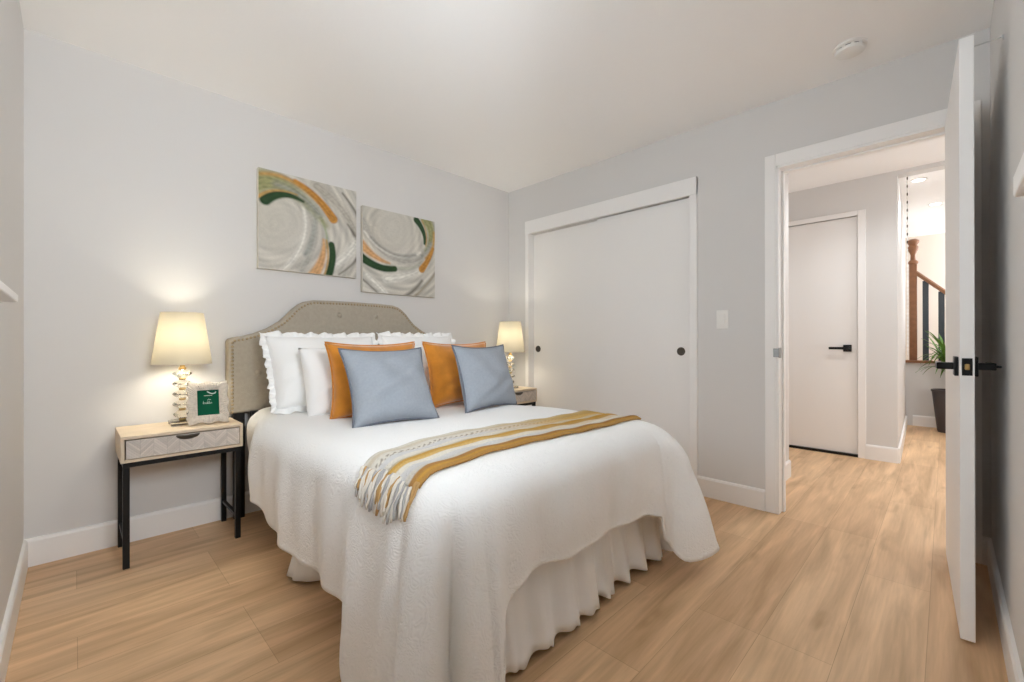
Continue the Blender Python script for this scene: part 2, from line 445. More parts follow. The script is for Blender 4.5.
# the open bedroom door: hinge at the origin, leaf running along -x
ang = R_(2.45)
d1 = thing('door_4', 'open white bedroom door seen edge-on with black lever handles', 'door', (3.070, 0.128, 0), ang)
struct(d1)
LW, LT = 0.795, 0.036
mesh_obj('door_leaf', boxes((-LW, 0, -LT / 2, LT / 2, 0.012, 2.040), bev=0.002), M_door, d1, local=True)
for s in (1, -1):
    bm = bmesh.new()
    y0 = s * LT / 2
    xx = -LW + 0.066
    def yb(a, b): return (min(y0 + s * a, y0 + s * b), max(y0 + s * a, y0 + s * b))
    box(bm, xx - 0.033, xx + 0.033, *yb(0, 0.011), 0.898, 0.964, bev=0.002)
    box(bm, xx - 0.012, xx + 0.012, *yb(0.009, 0.054), 0.919, 0.943, bev=0.003)
    box(bm, xx - 0.012, xx + 0.115, *yb(0.038, 0.054), 0.919, 0.943, bev=0.003)
    if s < 0: lathe(bm, [(0, -0.004), (0.004, -0.004), (0.004, 0.012), (0, 0.014)], n=12, M=Matrix.Translation((xx, y0 + s * 0.054, 0.931)) @ Matrix.Rotation(R_(90), 4, 'X'))
    mesh_obj('lever_handle', bm, M_hard, d1, local=True)
lp = mesh_obj('latch_plate', boxes((-LW - 0.0025, -LW + 0.001, -0.0125, 0.0125, 0.902, 0.960), bev=0.001), M_hard, d1, local=True)
mesh_obj('latch_bolt', boxes((-LW - 0.011, -LW, -0.006, 0.006, 0.921, 0.941), bev=0.003), M_brass, lp, local=True)
for z in (0.22, 1.03, 1.84):
    bm = bmesh.new(); lathe(bm, [(0, 0), (0.006, 0), (0.006, 0.09), (0, 0.09)], (0.006, -0.014, z - 0.045), n=12)
    mesh_obj('hinge', bm, M_hard, d1, local=True, smooth=True, angle=40)

# window in the right wall, beside the camera: only the far end of its sill shows
VX0, VX1, VZ0, VZ1 = 0.18, 0.88, 1.242, 2.05
w2 = thing('window_2', 'white window sill end at the far right edge of the photo', 'window', (0.58, 0, VZ0)); struct(w2)
mesh_obj('window_frame', boxes((VX0, VX0 + 0.045, -0.10, -0.05, VZ0, VZ1), (VX1 - 0.045, VX1, -0.10, -0.05, VZ0, VZ1), (VX0, VX1, -0.10, -0.05, VZ0, VZ0 + 0.045), (VX0, VX1, -0.10, -0.05, VZ1 - 0.045, VZ1), bev=0.003), M_plastic, w2)
mesh_obj('window_casing', boxes((VX0 - 0.05, VX0, 0, 0.016, VZ0 - 0.02, VZ1 + 0.05), (VX1, VX1 + 0.05, 0, 0.016, VZ0 - 0.02, VZ1 + 0.05), (VX0, VX1, 0, 0.016, VZ1, VZ1 + 0.05), bev=0.003), M_trim, w2)
mesh_obj('window_sill', boxes((VX0 - 0.10, 0.985, -0.05, 0.085, 1.196, 1.224), bev=0.003), M_trim, w2)
mesh_obj('window_pane', boxes((VX0 + 0.04, VX1 - 0.04, -0.078, -0.074, VZ0 + 0.04, VZ1 - 0.04)), pane_mat(), w2)

# window in the left wall
w1 = thing('window_1', 'white framed window at the far left edge of the photo', 'window', (0, 1.065, WZ0)); struct(w1)
mesh_obj('window_frame', boxes((-0.10, -0.05, WY0, WY0 + 0.045, WZ0, WZ1), (-0.10, -0.05, WY1 - 0.045, WY1, WZ0, WZ1), (-0.10, -0.05, WY0, WY1, WZ0, WZ0 + 0.045),
                               (-0.10, -0.05, WY0, WY1, WZ1 - 0.045, WZ1), (-0.10, -0.05, 1.045, 1.085, WZ0, WZ1), bev=0.003), M_plastic, w1)
mesh_obj('window_casing', boxes((0, 0.02, WY1, WY1 + 0.06, WZ0 - 0.03, WZ1 + 0.06), (0, 0.02, WY0 - 0.06, WY0, WZ0 - 0.03, WZ1 + 0.06), (0, 0.02, WY0, WY1, WZ1, WZ1 + 0.06), bev=0.003), M_trim, w1)
mesh_obj('window_sill', boxes((-0.05, 0.052, WY0 - 0.09, WY1 + 0.16, 1.128, 1.150), (0, 0.018, WY0 - 0.06, WY1 + 0.10, 1.065, 1.128), bev=0.004), M_trim, w1)
mesh_obj('window_pane', boxes((-0.078, -0.074, WY0 + 0.04, WY1 - 0.04, WZ0 + 0.04, WZ1 - 0.04)), pane_mat(), w1)

# ------------------------------------------------------------------ small fixtures
ls = thing('light_switch', 'white rocker light switch on the wall between closet and doorway', 'light switch', (W, 1.158, 1.158))
mesh_obj('wall_plate', boxes((W - 0.006, W, 1.122, 1.194, 1.100, 1.217), bev=0.002), M_plastic, ls)
mesh_obj('rocker', boxes((W - 0.010, W - 0.005, 1.141, 1.175, 1.125, 1.192), bev=0.002), M_plastic, ls)

sd = thing('smoke_detector', 'round white smoke detector on the ceiling above the doorway', 'smoke detector', (2.80, 0.470, H))
bm = bmesh.new(); lathe(bm, [(0, 0), (0.066, 0), (0.066, -0.008), (0.060, -0.012), (0.0, -0.012)], (2.80, 0.470, H), n=48); mesh_obj('mounting_base', bm, M_plastic, sd, smooth=True, angle=40)
bm = bmesh.new(); lathe(bm, [(0, -0.012), (0.052, -0.012), (0.052, -0.018), (0, -0.018)], (2.80, 0.470, H), n=48); mesh_obj('vent_gap', bm, M_grey_gap, sd, smooth=True, angle=40)
bm = bmesh.new(); lathe(bm, [(0, -0.018), (0.058, -0.018), (0.060, -0.022), (0.056, -0.032), (0.040, -0.038), (0, -0.039)], (2.80, 0.470, H), n=48); mesh_obj('cover', bm, M_plastic, sd, smooth=True, angle=40)
bm = bmesh.new()
for k in range(10):
    a = 2 * math.pi * k / 10
    box(bm, -0.006, 0.006, 0.050, 0.058, -0.019, -0.011, M=Matrix.Translation((2.80, 0.470, H)) @ Matrix.Rotation(a, 4, 'Z'))
mesh_obj('vent_ribs', bm, M_plastic, sd)

for x, y, lab in ((5.417, 0.312, 'upper recessed ceiling light in the passage beyond the hall'), (6.46, 0.217, 'lower recessed ceiling light deeper in the passage'),
                  (4.10, 0.35, 'unseen recessed light added to brighten the hall, just above the doorway')):  # third one is out of view, added to light the hall
    dl = thing('recessed_light', lab, 'ceiling light', (x, y, H), group='recessed lights in the hall ceiling')
    bm = bmesh.new(); lathe(bm, [(0.042, -0.001), (0.044, -0.006), (0.060, -0.004), (0.062, 0.0)], (x, y, H), n=32); mesh_obj('trim_ring', bm, M_plastic, dl, smooth=True)
    bm = bmesh.new(); lathe(bm, [(0, -0.003), (0.043, -0.003), (0.043, 0.0), (0, 0.0)], (x, y, H), n=32); mesh_obj('lens', bm, M_down, dl, smooth=True)
    l = bpy.data.lights.new('recessed_glow', 'SPOT'); l.energy = 22 if x < 5 else 20; l.spot_size = R_(150 if x < 5 else 110); l.spot_blend = 0.6; l.shadow_soft_size = 0.05; l.color = (0.95, 1.0, 1.03)
    lo = bpy.data.objects.new('recessed_glow', l); COL.objects.link(lo); lo.location = (0, 0, -0.02); lo.parent = dl

# framed panel on the right wall and the thin rod behind the door
rd = thing('wall_rod', 'thin grey rod fixed high on the right wall behind the open door', 'rod', (2.44, 0, 2.076))
bm = bmesh.new(); tube(bm, [(2.44, 0.0, 2.076), (2.44, 0.075, 2.076)], 0.0022, n=10); mesh_obj('rod', bm, M_rod, rd, smooth=True, angle=40)
bm = bmesh.new(); lathe(bm, [(0, 0), (0.008, 0), (0.008, 0.005), (0, 0.006)], n=16, M=Matrix.Translation((2.44, 0.0, 2.076)) @ Matrix.Rotation(R_(-90), 4, 'X')); mesh_obj('wall_flange', bm, M_rod, rd, smooth=True, angle=40)

# ------------------------------------------------------------------ bed
HBX, HBY = 1.525, 3.008
bed = thing('upholstered_bed', 'bed with greige upholstered headboard, scalloped top and button tufting', 'bed', (HBX, 2.1, 0))


def hb_outline():
    half = [(0.75, 0.61), (0.75, 1.020), (0.742, 1.036), (0.72, 1.044), (0.67, 1.053), (0.61, 1.070), (0.54, 1.100), (0.471, 1.145), (0.43, 1.185), (0.395, 1.225),
            (0.36, 1.255), (0.325, 1.275), (0.28, 1.286), (0.15, 1.290), (0.0, 1.291)]
    L = [(HBX - u, z) for u, z in half]; Rr = [(HBX + u, z) for u, z in half[::-1][1:]]
    return L + Rr


out = hb_outline()
bm = bmesh.new(); prism(bm, out, 'y', HBY, HBY + 0.075, bev=0.018, seg=4)
mesh_obj('headboard', bm, M_linen, bed, smooth=True, angle=50)
# welt cord and nailheads run round the sides and top
bm = bmesh.new()
path = [Vector((u, HBY + 0.004, z)) for u, z in out]
inn = []
for k, p in enumerate(path):
    t = (path[min(k + 1, len(path) - 1)] - path[max(k - 1, 0)]).normalized(); n = Vector((t.z, 0, -t.x)); inn.append(p + n * 0.019)
seglen = [0]
for a, b in zip(inn, inn[1:]): seglen.append(seglen[-1] + (b - a).length)
cnt = 118
for k in range(cnt):
    d = seglen[-1] * (k + 0.5) / cnt
    j = max(i for i in range(len(seglen)) if seglen[i] <= d); j = min(j, len(inn) - 2)
    p = inn[j].lerp(inn[j + 1], (d - seglen[j]) / (seglen[j + 1] - seglen[j]))
    lathe(bm, [(0.0075, 0), (0.0065, 0.003), (0.004, 0.0048), (0, 0.0055)], n=10, M=Matrix.Translation((p.x, HBY + 0.001, p.z)) @ Matrix.Rotation(R_(90), 4, 'X'))
nh = mesh_obj('nailhead_trim', bm, M_nail, bed, smooth=True); nh['label'] = 'row of small bronze nailheads'
for bx, bz in [(0.924, 0.837), (0.924 + 0.30, 0.837), (1.525, 0.837), (1.826, 0.837), (2.126, 0.837), (1.074, 1.005), (1.375, 1.005), (1.676, 1.005), (1.976, 1.005),
               (1.41, 1.195), (1.67, 1.195)]:
    bm = bmesh.new(); lathe(bm, [(0.024, -0.001), (0.016, 0.0005), (0.013, 0.004), (0.008, 0.008), (0, 0.0095)], n=20, M=Matrix.Translation((bx, HBY, bz)) @ Matrix.Rotation(R_(90), 4, 'X'))
    mesh_obj('tufting_button', bm, M_linen, bed, smooth=True)
for sx in (-1, 1):
    bm = bmesh.new(); x = HBX + sx * 0.69
    box(bm, x - 0.028, x + 0.028, HBY + 0.03, HBY + 0.06, 0.0, 0.75, bev=0.003); mesh_obj('headboard_leg', bm, M_black, bed)
    bm = bmesh.new(); x = HBX + sx * 0.625
    box(bm, x - 0.022, x + 0.022, HBY - 0.05, HBY - 0.01, 0.16, 0.62, bev=0.003); mesh_obj('mounting_bracket', bm, M_black, bed)
    bm = bmesh.new(); x = HBX + 0.01 + sx * 0.55
    box(bm, x - 0.02, x + 0.02, 1.2, HBY - 0.02, 0.16, 0.20, bev=0.003); mesh_obj('side_rail', bm, M_black, bed)
    for y in (1.32, 2.1, 2.86):
        bm = bmesh.new(); box(bm, x - 0.022, x + 0.022, y - 0.022, y + 0.022, 0, 0.165, bev=0.003); mesh_obj('leg', bm, M_black, bed)
bm = bmesh.new(); box(bm, HBX - 0.56, HBX + 0.58, 1.2, 1.24, 0.16, 0.20, bev=0.003); mesh_obj('foot_rail', bm, M_black, bed)

bs = mesh_obj('box_spring', boxes((0.945, 2.13, 1.19, 2.94, 0.20, 0.38), bev=0.02), M_sheet, smooth=True, angle=40)
tag(bs, 'box spring under the white comforter and mattress', 'box spring')
mt = mesh_obj('mattress', boxes((0.90, 2.10, 1.16, 2.90, 0.381, 0.605), bev=0.05), M_sheet, smooth=True, angle=40)
tag(mt, 'mattress hidden beneath the white comforter', 'mattress')

# ---- comforter: rounded top, then a drape whose hem height, flare and folds vary round the bed
X0, X1, Y0, YH = 0.865, 1.96, 1.125, 2.965
ZT, RC, RE = 0.662, 0.05, 0.10


def xin(y): return X0 + 0.115 * sstep(2.35, 2.93, y)


def ztop(x, y):
    return ZT + 0.005 * math.sin(5.1 * x + 1.3 * y) + 0.004 * math.sin(6.7 * y - 2.3 * x + 0.6) - 0.026 * sstep(1.5, 2.2, y)


per = []     # (x, y, nx, ny, key) with key 0..1 right side, 1..2 foot, 2..3 left side
NS = 150
for k in range(NS + 1):
    y = YH + (Y0 + RC - YH) * k / NS; per.append((X1, y, 1, 0, 'R', y))
for k in range(1, 40):
    a = -math.pi / 2 * k / 40; per.append((X1 - RC + RC * math.cos(a), Y0 + RC + RC * math.sin(a), math.cos(a), math.sin(a), 'C1', k / 40))
for k in range(NS + 1):
    x = X1 - RC + (X0 + RC - X1 + RC) * k / NS; per.append((x, Y0, 0, -1, 'F', x))
for k in range(1, 40):
    a = -math.pi / 2 - math.pi / 2 * k / 40; per.append((X0 + RC + RC * math.cos(a), Y0 + RC + RC * math.sin(a), math.cos(a), math.sin(a), 'C2', k / 40))
for k in range(NS + 1):
    y = Y0 + RC + (YH - Y0 - RC) * k / NS; per.append((xin(y), y, -1, 0, 'L', y))


def drape_par(seg, v):
    """hem z, outward flare at the hem, fold offset at the hem"""
    if seg == 'R':
        return interp(v, [1.17, 1.35, 1.6, 3.0], [0.10, 0.20, 0.26, 0.30]), interp(v, [1.17, 1.4, 3.0], [0.06, 0.02, 0.0]), 0.012 * math.sin(v * 17)
    if seg == 'C1':
        return interp(v, [0, 0.35, 0.62, 0.8, 1], [0.14, 0.085, 0.12, 0.085, 0.18]), interp(v, [0, 0.5, 1], [0.06, 0.15, 0.06]), 0.05 * math.sin(v * 12.5 - 0.4) * math.sin(math.pi * v)
    if seg == 'F':
        hz = interp(v, [0.91, 0.945, 1.03, 1.12, 1.4, 1.78, 1.86, 1.92], [0.06, 0.27, 0.325, 0.335, 0.315, 0.32, 0.30, 0.17])
        fl = interp(v, [0.91, 1.0, 1.2, 1.7, 1.92], [0.09, 0.035, 0.01, 0.01, 0.06])
        return hz, fl, 0.010 * math.sin(v * 15 + 0.6) + 0.006 * math.sin(v * 31)
    if seg == 'C2':
        return interp(v, [0, 0.25, 0.75, 1], [0.06, 0.02, 0.02, 0.04]), interp(v, [0, 0.5, 1], [0.085, 0.13, 0.085]), (0.03 * math.sin(math.pi * v) - 0.15 * math.exp(-((v - 0.33) / 0.085) ** 2) - 0.05 * math.exp(-((v - 0.80) / 0.07) ** 2))
    hz = interp(v, [1.17, 1.31, 1.42, 1.6, 1.9, 2.15, 2.4, 2.95], [0.04, 0.05, 0.235, 0.225, 0.215, 0.225, 0.28, 0.36])
    fl = interp(v, [1.17, 1.33, 1.43, 3.0], [0.085, 0.08, 0.03, 0.01])
    return hz, fl, 0.012 * math.sin(v * 13 + 1.2) + 0.007 * math.sin(v * 29)


def drape_point(q, t):
    x, y, nx, ny, seg, v = q
    hz, fl, fo = drape_par(seg, v)
    zt = ztop(x, y)
    RE = {'R': 0.30, 'C1': 0.30 - 0.20 * v if seg == 'C1' else 0, 'F': 0.10, 'C2': 0.10, 'L': 0.10}[seg]
    arc = RE * math.pi / 2; total = arc + max(0.02, zt - RE - hz); d = t * total
    if d < arc:
        a = d / RE; o = RE * math.sin(a); z = zt - RE * (1 - math.cos(a)); k = 0.12 * (d / arc) ** 2
    else:
        o = RE; z = zt - RE - (d - arc); k = 0.12 + 0.88 * ((d - arc) / (total - arc)) ** 1.15
    bulge = 0.022 * math.sin(math.pi * min(1, t * 1.05))
    o += bulge + fl * k + fo * sstep(0.08, 0.8, t)
    return Vector((x + nx * o, y + ny * o, max(z, 0.012)))


NT, ND = 16, 40
XS = 1.52


def quilt_point(i, j):
    q = per[i]
    if j < NT:
        f = j / NT
        sy = max(1.75, min(YH, q[1])) if q[4] in 'RL' else 1.75
        x = XS + (q[0] - XS) * f; y = sy + (q[1] - sy) * f
        return Vector((x, y, ztop(x, y)))
    return drape_point(q, (j - NT) / ND)


bmq = bmesh.new(); grid(bmq, len(per), NT + ND + 1, quilt_point)
bmesh.ops.remove_doubles(bmq, verts=bmq.verts, dist=0.0004)
bmesh.ops.recalc_face_normals(bmq, faces=bmq.faces)
if sum(f.normal.z for f in bmq.faces) < 0: bmesh.ops.reverse_faces(bmq, faces=bmq.faces)
BV = BVHTree.FromBMesh(bmq)
quilt = mesh_obj('comforter', bmq, M_quilt, smooth=True)
tag(quilt, 'white embossed comforter draped over the bed to the floor at the foot', 'comforter')
sm = quilt.modifiers.new('thickness', 'SOLIDIFY'); sm.thickness = 0.012; sm.offset = -1

# ---- bed skirt: pleated panels on the foot and both sides
sk = thing('bed_skirt', 'white pleated bed skirt showing below the comforter', 'bed skirt', (HBX, 2.05, 0))


def pleat(u):
    p = (u / 0.135) % 1.0
    return (math.sin(2 * math.pi * p) + 0.45 * math.sin(4 * math.pi * p + 0.6)) / 1.3


def skirt(name, f, n):
    bm = bmesh.new()
    grid(bm, n, 14, lambda i, j: f(i / (n - 1), j / 13))
    o = mesh_obj(name, bm, M_skirt, sk, smooth=True)
    m = o.modifiers.new('thickness', 'SOLIDIFY'); m.thickness = 0.003
    return o


def foot_f(u, t):
    x = 0.90 + u * 1.30
    wob = interp(x, [0.9, 1.1, 1.45, 1.62, 2.2], [0.35, 0.30, 0.55, 1.0, 1.15])
    z = 0.385 - t * (0.368 - 0.012 * pleat(x + 0.03))
    return Vector((x + 0.012 * t * math.sin(x * 37), 1.145 - 0.05 * t - 0.024 * (0.25 + 0.9 * t) * wob * pleat(x) - 0.022 * t * (1 - sstep(1.45, 1.68, x)), z))


def side_f(xx, s):
    def g(u, t):
        y = 1.15 + u * (1.33 if s < 0 else 1.75)
        fl = 0.125 * t * math.exp(-((y - 2.12) / 0.10) ** 2) if s < 0 else 0.03 * t
        return Vector((xx + s * (fl + 0.012 * (0.25 + 0.9 * t) * pleat(y * 1.07)), y, 0.385 - t * 0.370))
    return g


skirt('foot_panel', foot_f, 260); skirt('side_panel', side_f(0.925, -1), 220); skirt('side_panel', side_f(2.165, 1), 220)

# ---- throw blanket: follows the comforter from above the right edge to the left side
def ring(y, a):
    """point of the comforter in the plane y, direction a from the bed's inside (0 = +x, pi = -x)"""
    org = Vector((1.50, y, 0.40)); d = Vector((math.cos(a), 0, math.sin(a)))
    p, n, i, dist = BV.ray_cast(org, d)
    if p is None: return None, None
    if n.dot(d) < 0: n = -n
    return p, n


def throw_path(y, v):
    pts = []
    for k in range(0, 181):
        a = R_(4 + k * (176 - 4 + 10) / 180)
        yy = y
        p, n = ring(yy, a)
        if p is None: continue
        pts.append((p, n))
    return pts


def throw_y(v, x):
    far = interp(x, [0.66, 0.85, 1.1, 2.2], [1.335, 1.41, 1.450, 1.455]); near = interp(x, [0.66, 0.85, 1.1, 2.2], [1.075, 1.13, 1.160, 1.165])
    return far + (near - far) * v


NV = 44; NU = 190
ARC = []          # for every v: list of (point, normal) evenly spaced by arc length from right end to the left end, plus the run below it
for jv in range(NV + 1):
    v = jv / NV
    raw = []
    for k in range(261):
        a = R_(24 + k * (196 - 24) / 260)
        # direction is in x,z; y follows the skewed edge of the throw
        org0 = Vector((1.50, 1.3, 0.40)); xx = 1.5
        for it in range(2):
            p, n = ring(throw_y(v, xx), a)
            if p is None: break
            xx = p.x
        if p is None: continue
        raw.append((p, n))
    L = [0.0]
    for q, r in zip(raw, raw[1:]): L.append(L[-1] + (r[0] - q[0]).length)
    ARC.append((raw, L))


def arc_at(jv, s):
    raw, L = ARC[jv]
    s = min(max(s, 0), L[-1] - 1e-5)
    k = int(np.searchsorted(L, s, side='right')) - 1; k = min(k, len(raw) - 2)
    t = (s - L[k]) / max(1e-9, L[k + 1] - L[k])
    return raw[k][0].lerp(raw[k + 1][0], t), raw[k][1].lerp(raw[k + 1][1], t).normalized()


def s_of_x(jv, x, z):
    """arc length at which the path on the left drops below z at x"""
    raw, L = ARC[jv]
    for k in range(len(raw) // 2, len(raw)):
        if raw[k][0].z < z and raw[k][0].x < 1.2: return L[k]
    return L[-1]


S0 = [0.0] * (NV + 1); S1 = []
for jv in range(NV + 1):
    v = jv / NV
    S1.append(s_of_x(jv, 0, 0.638 - 0.004 * math.sin(9 * v)))
C_ = lambda *c: np.array(lin(c))
cream, beige, must, gold, brown, grey, dark = C_(222, 216, 204), C_(208, 192, 160), C_(206, 172, 108), C_(196, 150, 72), C_(170, 128, 78), C_(206, 204, 202), C_(158, 150, 138)


def throw_col(v, s):
    f = sstep(0.15, 0.75, s)          # 0 at the right end, 1 at the left end: the weave gets paler towards the left
    bands = [(0.05, cream * 0.3 + must * 0.7, cream), (0.13, must, beige * 0.5 + cream * 0.5), (0.19, must * 0.9, cream), (0.25, gold * 0.4 + must * 0.6, 'dot'), (0.36, must, grey), (0.45, beige, cream),
             (0.50, gold, beige), (0.565, gold, gold * 0.8 + must * 0.2), (0.60, brown * 0.5 + must * 0.5, must), (0.70, cream * 0.6 + must * 0.4, cream), (0.80, cream, grey), (0.90, cream * 0.8 + must * 0.2, cream * 0.95), (0.94, brown, brown), (0.965, gold, gold), (1.01, brown * 0.6 + must * 0.4, brown * 0.7 + gold * 0.3)]
    for lim, a, b in bands:
        if v <= lim:
            if isinstance(b, str): b = dark * 1.1 if math.sin(s * 330) > 0.2 else cream
            c = a * (1 - f) + b * f
            break
    h = 0.06 * math.sin(v * 260) + random.uniform(-0.05, 0.05)
    return np.clip(c * (1 + h), 0, 1)


tb = thing('throw_blanket', 'mustard and cream striped woven throw laid across the bed foot', 'throw blanket', (1.5, 1.3, 0.68))
bm = bmesh.new(); cols = []


def throw_pt(i, j):
    u = i / NU; v = j / NV
    s = S1[j] * u
    p, n = arc_at(j, s)
    # soft raised fold along the near edge and small ripples
    lift = 0.010 + 0.010 * math.exp(-((v - 0.90) / 0.07) ** 2) + 0.006 * math.exp(-((v - 0.52) / 0.05) ** 2) + 0.002 * math.sin(u * 40 + v * 9)
    cols.append(throw_col(v, u + 0.01 * math.sin(v * 50)))
    return p + n * lift


grid(bm, NU + 1, NV + 1, throw_pt)
bmesh.ops.recalc_face_normals(bm, faces=bm.faces)
o = mesh_obj('woven_cloth', bm, M_throw, tb, smooth=True); set_cols(o, cols)
sm = o.modifiers.new('thickness', 'SOLIDIFY'); sm.thickness = 0.008; sm.offset = -1 if o.data.polygons[len(o.data.polygons) // 2].normal.z > 0 else 1
M_f = [mat('fringe_cream', (226, 219, 207), 0.95), mat('fringe_grey', (176, 174, 172), 0.95), mat('fringe_tan', (188, 150, 98), 0.95)]
NF = 34
for k in range(NF):
    jf = (k + 0.5) / NF * NV; j0 = int(jf); fr = jf - j0
    L_ = random.uniform(0.052, 0.082) + 0.022 * math.sin(math.pi * k / NF)
    pts = []; lean = random.uniform(-0.008, 0.012)
    for m in range(9):
        s = S1[j0] - 0.008 + (L_ + 0.008) * m / 8
        p0, n0 = arc_at(j0, s); p1, n1 = arc_at(min(NV, j0 + 1), s + S1[min(NV, j0 + 1)] - S1[j0])
        p = p0.lerp(p1, fr) + n0 * (0.012 + 0.003 * math.sin(m + k)); p.y += lean * m / 8
        pts.append(p)
    bm = bmesh.new(); tube(bm, pts, [0.003, 0.0055, 0.0042, 0.0048, 0.0040, 0.0048, 0.0042, 0.0048, 0.003], n=7)
    tone = 2 if (k in (16, 17, 32, 33) or random.random() < 0.12) else (1 if random.random() < 0.33 else 0)
    mesh_obj('fringe_tassel', bm, M_f[tone], tb, smooth=True)

# ------------------------------------------------------------------ pillows
def pillow_frame(cx, cy, z, w, h, lean, yaw):
    a, b = R_(lean), R_(yaw)
    U = Vector((math.cos(b), math.sin(b), 0)); back = Vector((-math.sin(b), math.cos(b), 0))
    V = (back * math.sin(a) + Vector((0, 0, 1)) * math.cos(a)); N = V.cross(U) * -1
    if N.dot(back) > 0: N = -N
    return U, V, N, Vector((cx, cy, z))


def pillow_outline(u, v, w, h, pinch):
    x = u * w / 2 * (1 - pinch * (1 - abs(v) ** 2.2)); y = v * h / 2 * (1 - pinch * (1 - abs(u) ** 2.2))
    return x, y


def pillow_bm(Fm, w, h, T_, pinch, seed, wr=0.004):
    U, V, N, O = Fm; rnd = random.Random(seed); ph = [rnd.uniform(0, 6.28) for _ in range(6)]
    n = 30; bm = bmesh.new()
    def pt(i, j, s):
        u = -1 + 2 * i / n; v = -1 + 2 * j / n
        u = math.copysign(1 - (1 - abs(u)) ** 1.25, u) if False else u
        x, y = pillow_outline(u, v, w, h, pinch)
        e = max(0.0, (1 - u * u)) ** 0.48 * max(0.0, (1 - v * v)) ** 0.48
        sag = 1 - 0.22 * v
        t = T_ / 2 * e * sag
        t += wr * e * (math.sin(7 * u + 4 * v + ph[0]) + math.sin(9 * v - 5 * u + ph[1])) * (0.6 + 0.4 * s)
        t += wr * 1.1 * e * math.sin(14 * (u * 0.6 - v) + ph[2]) * (1 if v < -0.2 else 0.2)
        return O + U * x + V * (y + h / 2) + N * (t * s)
    for s in (1, -1):
        grid(bm, n + 1, n + 1, lambda i, j: pt(i, j, s))
    bmesh.ops.remove_doubles(bm, verts=bm.verts, dist=0.0005)
    bmesh.ops.recalc_face_normals(bm, faces=bm.faces)
    return bm


def edge_loop(Fm, w, h, pinch, n=40):
    U, V, N, O = Fm; pts = []
    for side in range(4):
        for k in range(n):
            t = -1 + 2 * k / n
            u, v = [(t, -1), (1, t), (-t, 1), (-1, -t)][side]
            x, y = pillow_outline(u, v, w, h, pinch); pts.append((O + U * x + V * (y + h / 2), x, y))
    return pts


def cushion(name, label, cat, grp, c, w, h, T_, lean, yaw, m, pinch=0.07, piping=None, seed=1):
    Fm = pillow_frame(c[0], c[1], c[2], w, h, lean, yaw)
    th = thing(name, label, cat, c, group=grp)
    mesh_obj('cushion_cover', pillow_bm(Fm, w, h, T_, pinch, seed), m, th, smooth=True)
    loop = [p for p, x, y in edge_loop(Fm, w, h, pinch)]
    if piping:
        bm = bmesh.new(); tube(bm, loop + [loop[0]], 0.0052, n=8, caps=False); mesh_obj('piping', bm, piping, th, smooth=True)
    return th


def sham(label, grp, c, w, h, T_, lean, yaw, seed):
    Fm = pillow_frame(c[0], c[1], c[2], w, h, lean, yaw); U, V, N, O = Fm
    th = thing('ruffled_pillow', label, 'pillow', c, group=grp)
    mesh_obj('pillow_cover', pillow_bm(Fm, w, h, T_, 0.045, seed, wr=0.006), M_sheet, th, smooth=True)
    pts = edge_loop(Fm, w, h, 0.045, 70); n = len(pts); ctr = O + V * (h / 2)
    bm = bmesh.new(); rnd = random.Random(seed); ph = rnd.uniform(0, 6)
    def rf(i, j):
        p, x, y = pts[i]; t = j / 5
        d = (p - ctr); d = (d - N * d.dot(N)).normalized()
        # outward direction nearly perpendicular to the side, rounded at corners
        ex, ey = x / (w / 2), y / (h / 2); mm = max(abs(ex), abs(ey))
        o_ = U * (math.copysign(max(0, abs(ex) - 0.80) / 0.20, ex)) + V * (math.copysign(max(0, abs(ey) - 0.80) / 0.20, ey))
        if o_.length < 1e-3: o_ = d
        o_.normalize()
        wv = math.sin(i * 0.62 + ph) + 0.5 * math.sin(i * 1.37 + 1.3 * ph)
        return p - o_ * 0.006 + o_ * (t * (0.034 + 0.003 * math.sin(i * 0.9 + ph))) + N * (0.012 * t * wv)
    grid(bm, n, 6, rf, closed_u=True)
    o = mesh_obj('ruffle', bm, M_sheet, th, smooth=True)
    m2 = o.modifiers.new('thickness', 'SOLIDIFY'); m2.thickness = 0.003
    return th


ZP = 0.634
sham('left white ruffled pillow leaning on the headboard above the plain pillow', 'white ruffled pillows', (1.215, 2.60, ZP + 0.03), 0.64, 0.435, 0.21, 27, 0, 3)
sham('right white ruffled pillow leaning on the headboard behind the right orange cushion', 'white ruffled pillows', (1.885, 2.61, ZP + 0.03), 0.58, 0.445, 0.21, 27, 0, 8)
g = 'plain white pillows'
cushion('plain_pillow', 'left plain white pillow between ruffled pillow and left orange cushion', 'pillow', g, (1.262, 2.43, ZP), 0.54, 0.375, 0.17, 20, 0, M_sheet, 0.03, seed=4)
cushion('plain_pillow', 'right plain white pillow seen between the two orange cushions', 'pillow', g, (1.80, 2.44, ZP), 0.50, 0.385, 0.17, 20, 0, M_sheet, 0.03, seed=5)
g = 'orange velvet cushions'
cushion('velvet_cushion', 'left orange velvet cushion behind the nearest blue-grey cushion', 'cushion', g, (1.285, 2.245, ZP), 0.50, 0.39, 0.17, 11, -3, M_orange, 0.105, M_orange, seed=6)
cushion('velvet_cushion', 'right orange velvet cushion behind the smaller-looking blue-grey cushion', 'cushion', g, (1.865, 2.26, ZP), 0.52, 0.39, 0.17, 11, 3, M_orange, 0.105, M_orange, seed=7)
g = 'blue-grey linen cushions'
cushion('linen_cushion', 'left blue-grey cushion with dark piping, nearest the camera', 'cushion', g, (1.225, 1.945, ZP + 0.002), 0.425, 0.40, 0.18, 29, -6, M_blue, 0.11, M_pipe, seed=9)
cushion('linen_cushion', 'right blue-grey cushion with dark piping, in front of bedside lamp', 'cushion', g, (1.855, 1.985, ZP), 0.43, 0.38, 0.17, 17, 5, M_blue, 0.105, M_pipe, seed=10)

